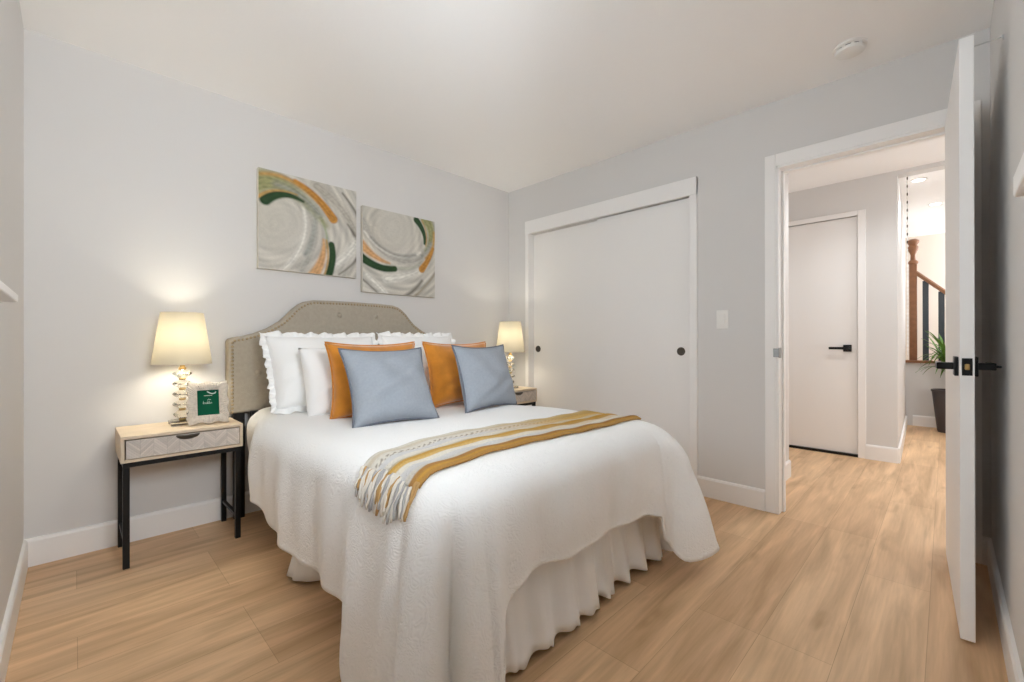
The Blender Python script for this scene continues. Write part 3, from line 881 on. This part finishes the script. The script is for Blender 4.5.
# ------------------------------------------------------------------ nightstands
def chevron_cols(nx, nz, w, h):
    out_ = []
    rnd = random.Random(3); tone = [rnd.uniform(0.84, 1.08) for _ in range(400)]
    for i in range(nx + 1):
        for j in range(nz + 1):
            x = i / nx * w; z = j / nz * h
            col = int(x / 0.048); xx = x / 0.048 - col
            d = z + (xx if col % 2 == 0 else 1 - xx) * 0.048
            k = int(d / 0.0125); f = d / 0.0125 - k
            t = tone[(col * 37 + k * 11) % 400]
            if f < 0.14 or xx < 0.04: t *= 0.80
            out_.append(np.array(lin((206, 197, 188))) * t)
    return out_


def nightstand(label, x0, x1, y0, y1, zt):
    cx, cy = (x0 + x1) / 2, (y0 + y1) / 2
    t = thing('nightstand', label, 'nightstand', (cx, cy, 0), group='nightstands beside the bed')
    zb = zt - 0.118; e = 0.014
    mesh_obj('cabinet_body', boxes((x0, x1, y0, y1, zt - e, zt), (x0, x1, y0, y1, zb, zb + e), (x0, x0 + e, y0, y1, zb + e, zt - e), (x1 - e, x1, y0, y1, zb + e, zt - e), (x0 + e, x1 - e, y1 - 0.01, y1, zb + e, zt - e), bev=0.0015), M_wood_top, t)
    # drawer: chevron front with a cup pull
    fx0, fx1, fz0, fz1 = x0 + e + 0.004, x1 - e - 0.004, zb + e + 0.004, zt - e - 0.004
    dr = mesh_obj('drawer', boxes((fx0 + 0.004, fx1 - 0.004, y0 + 0.012, y1 - 0.02, fz0, fz1 - 0.006)), M_wood_top, t)
    nx, nz = 300, 66; bm = bmesh.new()
    grid(bm, nx + 1, nz + 1, lambda i, j: Vector((fx0 + (fx1 - fx0) * i / nx, y0 + 0.003, fz0 + (fz1 - fz0) * j / nz)))
    bmesh.ops.recalc_face_normals(bm, faces=bm.faces)
    f = mesh_obj('chevron_front', bm, M_chev, dr); f.location = (0, 0, 0)
    # verts are relative to the drawer's parent chain
    set_cols(f, chevron_cols(nx, nz, fx1 - fx0, fz1 - fz0))
    m_ = f.modifiers.new('thickness', 'SOLIDIFY'); m_.thickness = 0.010; m_.offset = -1
    # half-moon pull
    bm = bmesh.new(); px = cx + 0.005; n = 18
    def cup(i, j):
        a = math.pi * i / n; b = math.pi / 2 * j / 8
        return Vector((px - 0.052 * math.cos(a), y0 + 0.002 - 0.016 * math.sin(a) * math.cos(b) ** 0.8, fz1 - 0.002 - 0.024 * math.sin(a) * math.sin(b)))
    grid(bm, n + 1, 9, cup)
    h_ = mesh_obj('cup_pull', bm, M_bronze, dr, smooth=True); m_ = h_.modifiers.new('thickness', 'SOLIDIFY'); m_.thickness = 0.002
    # steel stand
    b = 0.024; i_ = 0.008
    fr = []
    fr.append((x0 + i_, x1 - i_, y0 + i_, y0 + i_ + b, zb - 0.022, zb)); fr.append((x0 + i_, x1 - i_, y1 - i_ - b, y1 - i_, zb - 0.022, zb))
    for xa in (x0 + i_, x1 - i_ - b):
        fr.append((xa, xa + b, y0 + i_ + b - 0.001, y1 - i_ - b + 0.001, zb - 0.022, zb)); mesh_obj('stretcher', boxes((xa + 0.004, xa + b - 0.004, y0 + i_ + b, y1 - i_ - b, 0.105, 0.121), bev=0.0015), M_black, t)
    mesh_obj('stand_frame', boxes(*fr), M_black, t)
    for xa in (x0 + i_, x1 - i_ - b):
        for ya in (y0 + i_, y1 - i_ - b): mesh_obj('leg', boxes((xa, xa + b, ya, ya + b, 0, zb - 0.022), bev=0.0015), M_black, t)
    return t


nightstand('whitewashed chevron nightstand on black legs left of the bed', 0.306, 0.782, 2.742, 3.082, 0.594)
nightstand('nightstand right of the bed by the closet, mostly hidden by blue-grey cushion', 2.525, 2.995, 2.66, 2.995, 0.616)


# ------------------------------------------------------------------ lamps
def lamp(label, x, y, z, power):
    t = thing('table_lamp', label, 'lamp', (x, y, z), group='crystal table lamps')
    mesh_obj('lamp_base', boxes((x - 0.052, x + 0.052, y - 0.052, y + 0.052, z, z + 0.022), bev=0.004), M_glass, t)
    zz = z + 0.022; n = 5; step = 0.052
    for k in range(n):
        bm = bmesh.new(); r = 0.040 if k else 0.036
        lathe(bm, [(0, 0), (0.020, 0), (0.024, 0.004), (r, 0.016), (r + 0.002, 0.020), (r, 0.024), (0.024, 0.036), (0.020, 0.040), (0, 0.040)], (x, y, zz + k * step + 0.012), n=12)
        mesh_obj('crystal_disc', bm, M_glass, t)
        bm = bmesh.new(); lathe(bm, [(0, 0), (0.012, 0), (0.015, 0.003), (0.015, 0.009), (0.012, 0.012), (0, 0.012)], (x, y, zz + k * step), n=20)
        mesh_obj('metal_spacer', bm, M_brass, t, smooth=True, angle=40)
    ztop_ = zz + n * step
    bm = bmesh.new(); lathe(bm, [(0, 0), (0.017, 0), (0.017, 0.012), (0.011, 0.014), (0.011, 0.100), (0, 0.100)], (x, y, ztop_), n=20); mesh_obj('socket', bm, M_brass, t, smooth=True, angle=40)
    sb = z + 0.312; st = sb + 0.262
    bm = bmesh.new()
    n_ = 64
    prof = [(0.127, sb), (0.1265, sb + 0.004), (0.0905, st - 0.004), (0.090, st)]
    lathe(bm, [(r, q) for r, q in prof], (x, y, 0), n=n_)
    s = mesh_obj('lamp_shade', bm, M_shade, t, smooth=True)
    for rr, q in ((0.1268, sb), (0.0902, st)):
        bm = bmesh.new(); tube(bm, [(x + rr * math.cos(2 * math.pi * k / 48), y + rr * math.sin(2 * math.pi * k / 48), q) for k in range(49)], 0.0016, n=6, caps=False)
        mesh_obj('shade_ring', bm, M_frame, s, smooth=True)
    bm = bmesh.new()
    for k in range(3):
        a = 2 * math.pi * k / 3; tube(bm, [(x, y, st - 0.02), (x + 0.09 * math.cos(a), y + 0.09 * math.sin(a), st - 0.003)], 0.0016, n=6)
    tube(bm, [(x + 0.012, y, ztop_ + 0.04), (x + 0.045, y, ztop_ + 0.09), (x + 0.045, y, st - 0.05), (x, y, st - 0.02)], 0.0016, n=6)
    mesh_obj('harp', bm, M_brass, t, smooth=True)
    bm = bmesh.new(); bz = ztop_ + 0.096
    lathe(bm, [(0, 0), (0.012, 0), (0.014, 0.02), (0.024, 0.045), (0.028, 0.062), (0.024, 0.080), (0.012, 0.090), (0, 0.092)], (x, y, bz), n=24)
    mesh_obj('bulb', bm, M_bulb, t, smooth=True)
    for dz, pw in ((0.062, power),):
        l = bpy.data.lights.new('lamp_glow', 'POINT'); l.energy = pw; l.color = (1.0, 0.92, 0.76); l.shadow_soft_size = 0.06
        lo = bpy.data.objects.new('lamp_glow', l); COL.objects.link(lo); lo.parent = t; lo.location = (0, 0, bz - z + dz)
    return t


lamp('crystal table lamp with lit cream shade on left nightstand', 0.555, 2.935, 0.594, 6.8)
lamp('crystal table lamp with lit cream shade beside the closet', 2.822, 2.815, 0.616, 6.0)

# ------------------------------------------------------------------ photo frame on the left nightstand
pf = thing('photo_frame', 'carved whitewashed photo frame with green print on left nightstand', 'photo frame', (0.652, 2.842, 0.5945), R_(-4))
FT = Matrix.Rotation(R_(-14), 4, 'X')       # leans back
fw, fh, bw, bh = 0.176, 0.215, 0.094, 0.130


def frame_bm():
    bm = bmesh.new(); N_ = 160; rows = []
    for k in range(N_):
        a = 2 * math.pi * k / N_
        c, s = math.cos(a), math.sin(a)
        sq = 1 / max(abs(c) / (fw / 2), abs(s) / (fh / 2)); sq2 = 1 / max(abs(c) / (bw / 2), abs(s) / (bh / 2))
        px, pz = c * sq, s * sq
        # scalloped outline
        per_ = (px if abs(pz) > fh / 2 - 1e-4 else pz)
        sc = 1 + 0.045 * math.cos(per_ * 2 * math.pi / (0.075)) - 0.012
        o_ = (px * sc, pz * sc); i_ = (c * sq2, s * sq2)
        m_ = ((o_[0] * 0.55 + i_[0] * 0.45), (o_[1] * 0.55 + i_[1] * 0.45))
        ring_ = [(i_[0], 0.0, i_[1]), (i_[0], -0.010, i_[1]), (m_[0], -0.017 - 0.003 * math.cos(per_ * 2 * math.pi / 0.0125), m_[1]), (o_[0] * 0.985, -0.012, o_[1] * 0.985), (o_[0], -0.004, o_[1]), (o_[0], 0.006, o_[1]), (i_[0], 0.006, i_[1])]
        rows.append([bm.verts.new(FT @ Vector((q[0], q[1], q[2] + fh / 2 + 0.004))) for q in ring_])
    for k in range(N_):
        A, B = rows[k], rows[(k + 1) % N_]
        for j in range(len(A)): bm.faces.new((A[j], A[(j + 1) % len(A)], B[(j + 1) % len(B)], B[j]))
    bmesh.ops.recalc_face_normals(bm, faces=bm.faces)
    return bm


mesh_obj('frame_border', frame_bm(), M_frame, pf, local=True, smooth=True, angle=35)
bm = bmesh.new(); box(bm, -bw / 2 - 0.003, bw / 2 + 0.003, -0.003, 0.004, fh / 2 - bh / 2 + 0.001, fh / 2 + bh / 2 + 0.007, M=FT); pr = mesh_obj('print', bm, M_green_print, pf, local=True); pr['label'] = 'green print with white lettering'
bm = bmesh.new()
def stroke(pts, w_):
    q = [FT @ Vector((x, -0.0036, z + fh / 2 + 0.004)) for x, z in pts]; tube(bm, q, w_, n=6)
# a small line of script, a peak over it, and the pale shape at the top of the print
xs = -0.022
stroke([(xs, -0.006), (xs + 0.002, 0.010), (xs + 0.003, -0.006), (xs + 0.006, 0.001), (xs + 0.008, -0.006)], 0.0010)
stroke([(xs + 0.010, -0.003), (xs + 0.015, -0.001), (xs + 0.012, 0.001), (xs + 0.010, -0.003), (xs + 0.013, -0.006), (xs + 0.017, -0.005)], 0.0010)
stroke([(xs + 0.018, -0.006), (xs + 0.021, 0.008), (xs + 0.020, -0.005), (xs + 0.023, -0.006)], 0.0010)
stroke([(xs + 0.024, -0.006), (xs + 0.027, 0.008), (xs + 0.026, -0.005), (xs + 0.029, -0.006)], 0.0010)
stroke([(xs + 0.031, -0.005), (xs + 0.034, 0.0), (xs + 0.038, -0.003), (xs + 0.034, -0.006), (xs + 0.031, -0.004)], 0.0010)
stroke([(-0.004, 0.011), (0.004, 0.019), (0.006, 0.013), (0.012, 0.015)], 0.0010)
mesh_obj('lettering', bm, M_white_print, pr, local=True)
bm = bmesh.new()
stroke([(-0.004, 0.058), (0.006, 0.050), (0.018, 0.045), (0.030, 0.047), (0.034, 0.054)], 0.0030)
mesh_obj('white_motif', bm, M_white_print, pr, local=True)
bm = bmesh.new(); box(bm, -0.018, 0.018, 0.0, 0.003, 0.0, 0.15, bev=0.001, M=Matrix.Translation((0, 0.068, 0.0)) @ Matrix.Rotation(R_(14), 4, 'X')); mesh_obj('easel_back', bm, M_frame, pf, local=True)

# small green plant on the right nightstand
sp_ = thing('small_plant', 'small round green plant in white pot beside the right lamp', 'plant', (2.665, 2.745, 0.6165))
bm = bmesh.new(); lathe(bm, [(0, 0), (0.034, 0), (0.040, 0.05), (0.042, 0.075), (0.038, 0.075), (0.036, 0.06), (0, 0.06)], (2.665, 2.745, 0.6165), n=28); mesh_obj('pot', bm, M_ceramic, sp_, smooth=True, angle=40)
bm = bmesh.new(); rnd = random.Random(5)
for k in range(260):
    th_, ph_ = rnd.uniform(0, 6.283), math.acos(rnd.uniform(-0.75, 1)); r = rnd.uniform(0.035, 0.056)
    d = Vector((math.sin(ph_) * math.cos(th_), math.sin(ph_) * math.sin(th_), math.cos(ph_)))
    Mx = Matrix.Translation(Vector((2.665, 2.745, 0.742)) + d * r) @ d.to_track_quat('Z', 'Y').to_matrix().to_4x4()
    a = [bm.verts.new(Mx @ Vector(q)) for q in ((0, 0, 0), (0.006, 0.002, 0.010), (0, 0, 0.022), (-0.006, 0.002, 0.010))]
    bm.faces.new(a)
bmesh.ops.create_icosphere(bm, subdivisions=2, radius=0.040, matrix=Matrix.Translation((2.665, 2.745, 0.738)))
mesh_obj('foliage', bm, M_leaf2, sp_)


# ------------------------------------------------------------------ paintings
def bez(p, n=40):
    p = [np.array(q, float) for q in p]; out_ = []
    for k in range(n + 1):
        t = k / n; q = p[:]
        while len(q) > 1: q = [a * (1 - t) + b * t for a, b in zip(q, q[1:])]
        out_.append(q[0])
    return np.array(out_)


def paint_cols(n, strokes, swirl, seed, streaks):
    rng = np.random.default_rng(seed)
    u, v = np.meshgrid(np.linspace(0, 1, n + 1), np.linspace(0, 1, n + 1), indexing='ij')     # u right, v down
    P = np.stack([u, v], -1).reshape(-1, 2)
    base = np.array([lin((205, 201, 191))]).repeat(len(P), 0)
    cx, cy = swirl
    r = np.hypot(P[:, 0] - cx, P[:, 1] - cy); a = np.arctan2(P[:, 1] - cy, P[:, 0] - cx)
    def wob(f1, f2, ph): return np.sin(f1 * P[:, 0] + ph) * np.cos(f2 * P[:, 1] + 1.7 * ph)
    m = np.sin(r * 52 + 5 * wob(3, 4, 2) + 2.4 * np.sin(1.3 * a + 1) + 1.6 * wob(5, 6, 1)) * 0.5 + np.sin(r * 103 + 3 * np.sin(2 * a) + 2.1 * wob(9, 7, 2)) * 0.3 + 0.3 * wob(13, 11, 3)
    calm = np.clip((r - 0.16) / 0.2, 0.18, 1)
    k = 1 + 0.24 * m * calm
    base = base * k[:, None] * (0.93 + rng.normal(0, 0.035, len(P)))[:, None]
    warm = np.clip(wob(4, 3, 5), 0, 1)[:, None]; base = base * (1 - 0.25 * warm) + base * np.array([1.0, 0.96, 0.84]) * 0.25 * warm
    for pts, w0, w1, c, soft in streaks + strokes:
        c_ = bez(pts); c0 = np.array(lin(c))
        best = np.full(len(P), 9.0); bt_ = np.zeros(len(P))
        for q in range(len(c_) - 1):
            A, B = c_[q], c_[q + 1]; AB = B - A; t = np.clip(((P - A) @ AB) / (AB @ AB + 1e-12), 0, 1)
            dd = np.hypot(*(P - (A + t[:, None] * AB)).T); better = dd < best
            best[better] = dd[better]; bt_[better] = (q + t[better]) / (len(c_) - 1)
        wd_ = w0 + (w1 - w0) * bt_
        al = np.clip((wd_ - best) / (soft * 1.5) + 0.5, 0, 1)[:, None]
        tex = (1 + 0.10 * np.sin(best * 160 + 3 * bt_) + 0.13 * np.sin(P[:, 0] * 61 + 2 * np.sin(P[:, 1] * 47)) * np.sin(P[:, 1] * 71 + P[:, 0] * 23) + rng.normal(0, 0.03, len(P)))[:, None]
        base = base * (1 - al) + np.clip(c0 * tex, 0, 1) * al
    return np.clip(base, 0, 1)


def painting(label, x0, x1, z0, z1, strokes, streaks, swirl, seed):
    t = thing('canvas_painting', label, 'painting', ((x0 + x1) / 2, D, z0), group='abstract canvases above the headboard')
    mesh_obj('canvas_frame', boxes((x0, x1, D - 0.034, D - 0.001, z0, z1), bev=0.003), M_canvas_side, t)
    n = 170; bm = bmesh.new()
    grid(bm, n + 1, n + 1, lambda i, j: Vector((x0 + 0.002 + (x1 - x0 - 0.004) * i / n, D - 0.0352, z1 - 0.002 - (z1 - z0 - 0.004) * j / n)))
    bmesh.ops.recalc_face_normals(bm, faces=bm.faces)
    f = mesh_obj('painted_face', bm, M_attr, t); set_cols(f, paint_cols(n, strokes, swirl, seed, streaks))
    m_ = f.modifiers.new('thickness', 'SOLIDIFY'); m_.thickness = 0.001; m_.offset = 0
    return t


sage, dgreen, gold_, orange_, dgrey, lgrey, white_, peach = (150, 150, 106), (44, 72, 42), (182, 144, 86), (186, 132, 62), (94, 88, 78), (150, 152, 146), (224, 222, 214), (206, 160, 112)
painting('left square canvas, swirl of sage green, gold and grey, hung higher', 0.940, 1.556, 1.462, 2.070,
         [([(-0.05, 0.16), (0.16, 0.03), (0.42, 0.16), (0.66, 0.46)], 0.125, 0.02, sage, 0.05),
          ([(0.16, 0.13), (0.32, 0.14), (0.44, 0.20), (0.58, 0.34)], 0.02, 0.035, lgrey, 0.06),
          ([(0.06, 0.31), (0.18, 0.19), (0.30, 0.20), (0.42, 0.25)], 0.055, 0.012, dgreen, 0.015),
          ([(0.0, 0.29), (0.10, 0.18), (0.22, 0.17), (0.36, 0.19)], 0.015, 0.006, gold_, 0.012),
          ([(0.02, 0.06), (0.20, 0.0), (0.38, 0.06), (0.58, 0.21)], 0.016, 0.03, gold_, 0.02),
          ([(0.34, 0.05), (0.52, 0.12), (0.62, 0.22), (0.735, 0.37)], 0.022, 0.050, orange_, 0.014),
          ([(0.63, 0.62), (0.65, 0.76), (0.60, 0.90), (0.52, 1.03)], 0.012, 0.06, peach, 0.02),
          ([(0.715, 0.66), (0.745, 0.78), (0.72, 0.92), (0.66, 1.06)], 0.034, 0.042, dgreen, 0.012),
          ([(0.66, 0.62), (0.70, 0.80), (0.67, 0.92), (0.62, 1.05)], 0.008, 0.010, gold_, 0.012)],
         [([(0.56, 0.05), (0.80, 0.18), (0.92, 0.32), (1.02, 0.52)], 0.05, 0.03, (176, 170, 158), 0.06), ([(0.84, 0.06), (0.94, 0.16), (1.0, 0.24), (1.02, 0.30)], 0.008, 0.012, dgrey, 0.02),
          ([(0.90, 0.40), (0.95, 0.46), (0.99, 0.52), (1.01, 0.58)], 0.006, 0.020, dgrey, 0.02), ([(0.45, 0.3), (0.60, 0.5), (0.55, 0.75), (0.40, 0.98)], 0.02, 0.03, (170, 168, 160), 0.05),
          ([(0.40, 0.26), (0.50, 0.5), (0.42, 0.8), (0.22, 1.0)], 0.012, 0.02, white_, 0.03), ([(0.60, 0.38), (0.66, 0.5), (0.68, 0.6), (0.66, 0.7)], 0.008, 0.008, (140, 155, 120), 0.02),
          ([(0.55, 0.4), (0.52, 0.6), (0.50, 0.7), (0.44, 0.80)], 0.01, 0.02, lgrey, 0.03), ([(0.74, 0.9), (0.85, 0.8), (0.95, 0.7), (1.0, 0.6)], 0.02, 0.05, white_, 0.06), ([(0.80, 0.98), (0.9, 0.9), (0.96, 0.85), (1.0, 0.78)], 0.006, 0.01, dgrey, 0.02)],
         (0.16, 0.56), 4)
painting('right square canvas, swirl of grey with green and gold arcs, hung lower', 1.600, 2.216, 1.372, 1.986,
         [([(0.86, 0.0), (0.97, 0.10), (0.97, 0.25), (0.86, 0.40)], 0.075, 0.02, sage, 0.03),
          ([(0.72, 0.03), (0.80, 0.10), (0.86, 0.20), (0.845, 0.31)], 0.042, 0.020, dgreen, 0.012),
          ([(0.80, 0.02), (0.87, 0.12), (0.89, 0.22), (0.86, 0.34)], 0.007, 0.007, gold_, 0.012),
          ([(0.99, 0.15), (1.0, 0.32), (0.94, 0.42), (0.86, 0.50)], 0.02, 0.016, gold_, 0.02), ([(0.97, 0.36), (0.92, 0.50), (0.86, 0.57), (0.80, 0.65)], 0.022, 0.046, orange_, 0.012),
          ([(0.93, 0.30), (0.90, 0.38), (0.86, 0.44), (0.80, 0.48)], 0.02, 0.02, lgrey, 0.03),
          ([(-0.02, 0.45), (0.08, 0.55), (0.20, 0.61), (0.34, 0.63)], 0.055, 0.012, peach, 0.02),
          ([(-0.02, 0.60), (0.10, 0.68), (0.24, 0.72), (0.41, 0.69)], 0.048, 0.036, dgreen, 0.012)],
         [([(0.0, 0.18), (0.15, 0.50), (0.45, 0.70), (0.80, 0.50)], 0.03, 0.03, (168, 164, 156), 0.05), ([(0.02, 0.30), (0.2, 0.52), (0.48, 0.62), (0.78, 0.44)], 0.008, 0.012, white_, 0.02),
          ([(0.10, 0.36), (0.28, 0.52), (0.5, 0.56), (0.7, 0.48)], 0.008, 0.014, (132, 130, 124), 0.03), ([(0.30, 0.66), (0.55, 0.70), (0.7, 0.66), (0.8, 0.56)], 0.01, 0.012, (176, 178, 160), 0.03),
          ([(0.55, 1.02), (0.66, 0.96), (0.74, 0.88), (0.80, 0.80)], 0.02, 0.012, dgrey, 0.03), ([(0.70, 1.0), (0.82, 0.90), (0.92, 0.80), (1.02, 0.66)], 0.014, 0.008, (138, 126, 106), 0.03),
          ([(0.05, 0.80), (0.15, 0.88), (0.25, 0.96), (0.3, 1.02)], 0.02, 0.03, white_, 0.03), ([(0.0, 0.86), (0.08, 0.92), (0.14, 0.96), (0.2, 1.02)], 0.006, 0.006, dgrey, 0.02), ([(0.3, 0.82), (0.5, 0.80), (0.62, 0.74), (0.74, 0.68)], 0.04, 0.02, white_, 0.05)],
         (0.42, 0.22), 9)

# ------------------------------------------------------------------ stair railing, plant, bead strand in the passage
st = thing('stair_railing', 'oak stair railing with dark balusters on the low wall past the hall', 'railing', (7.36, 0.2, 0.785))
bm = bmesh.new(); nx_, ny_ = 7.36, 0.425
box(bm, nx_ - 0.035, nx_ + 0.035, ny_ - 0.035, ny_ + 0.035, 0.785, 1.95, bev=0.006)
lathe(bm, [(0, 1.94), (0.030, 1.94), (0.048, 1.965), (0.044, 1.985), (0.024, 2.005), (0.022, 2.06), (0.032, 2.09), (0.046, 2.12), (0.050, 2.16), (0.036, 2.18), (0.056, 2.21), (0.058, 2.235), (0.03, 2.255), (0, 2.26)], (nx_, ny_, 0), n=24)
mesh_obj('newel_post', bm, M_oakrail, st, smooth=True, angle=40)
def rail_z(y): return 1.865 - (0.42 - y) * 1.02
bm = bmesh.new(); pr_ = [(-0.03, -0.03), (0.03, -0.03), (0.034, 0.01), (0.02, 0.032), (-0.02, 0.032), (-0.034, 0.01)]
ya, yb_ = ny_ + 0.03, -0.45
A = [bm.verts.new((nx_ + a, ya, rail_z(ya) + b)) for a, b in pr_]; B = [bm.verts.new((nx_ + a, yb_, rail_z(yb_) + b)) for a, b in pr_]
for k in range(6): bm.faces.new((A[k], A[(k + 1) % 6], B[(k + 1) % 6], B[k]))
bm.faces.new(A[::-1]); bm.faces.new(B); bmesh.ops.recalc_face_normals(bm, faces=bm.faces)
mesh_obj('handrail', bm, M_oakrail, st)
for y in (0.315, 0.18, 0.045, -0.09, -0.225):
    mesh_obj('baluster', boxes((nx_ - 0.012, nx_ + 0.012, y - 0.027, y + 0.027, 0.785, rail_z(y) - 0.02), bev=0.002), M_char, st)

pp = thing('potted_plant', 'spiky green plant in tall tapered dark planter past the hall', 'potted plant', (7.02, 0.125, 0))
bm = bmesh.new(); lathe(bm, [(0, 0), (0.085, 0), (0.092, 0.02), (0.135, 0.45), (0.142, 0.455), (0.142, 0.475), (0.128, 0.475), (0.124, 0.43), (0, 0.43)], (7.02, 0.125, 0), n=36); mesh_obj('planter', bm, M_pot, pp, smooth=True, angle=40)
bm = bmesh.new(); lathe(bm, [(0, 0.442), (0.06, 0.441), (0.126, 0.435)], (7.02, 0.125, 0), n=30); mesh_obj('soil', bm, M_soil, pp, smooth=True)
bm = bmesh.new(); tube(bm, [(7.02, 0.125, 0.43), (7.025, 0.135, 0.62), (7.02, 0.125, 0.80)], [0.014, 0.012, 0.010], n=8); mesh_obj('stem', bm, M_oakrail, pp, smooth=True)
bm = bmesh.new(); rnd = random.Random(11)
for k in range(76):
    a = k * 2.399; zz = 0.64 + 0.24 * rnd.random(); L_ = rnd.uniform(0.38, 0.62) * (0.72 if math.sin(a) > 0.2 else 1.0); rise = rnd.uniform(0.5, 1.5)
    d = Vector((math.cos(a), math.sin(a), 0)); sd_ = Vector((-math.sin(a), math.cos(a), 0)); prev = None
    for m in range(9):
        t = m / 8
        c = Vector((7.02, 0.125, zz)) + d * (L_ * 0.62 * t) + Vector((0, 0, L_ * (rise * t - 0.95 * t * t * (1.1 - 0.45 * rise))))
        wv = 0.013 * math.sin(math.pi * min(1, 0.12 + 0.88 * t)) + 0.0008
        cur = (bm.verts.new(c - sd_ * wv), bm.verts.new(c + Vector((0, 0, -0.004))), bm.verts.new(c + sd_ * wv))
        if prev:
            bm.faces.new((prev[0], prev[1], cur[1], cur[0])); bm.faces.new((prev[1], prev[2], cur[2], cur[1]))
        prev = cur
mesh_obj('leaves', bm, M_leaf, pp, smooth=True)

bd = thing('bead_strand', 'thin strand of small dark and white beads by the passage corner', 'bead strand', (5.10, 0.372, 2.40))
bm = bmesh.new(); tube(bm, [(5.10, 0.372, 2.405), (5.10, 0.372, 0.90)], 0.002, n=6); mesh_obj('cord', bm, M_plastic, bd)
for k in range(44):
    z = 2.385 - k * 0.0335
    bm = bmesh.new(); r_ = 0.0048
    lathe(bm, [(0, -0.014), (r_ * 0.7, -0.012), (r_, 0), (r_ * 0.7, 0.012), (0, 0.014)], (5.10, 0.372, z), n=8)
    mesh_obj('bead', bm, M_bronze if (k % 2 == 0 and k < 17) else M_plastic, bd, smooth=True)
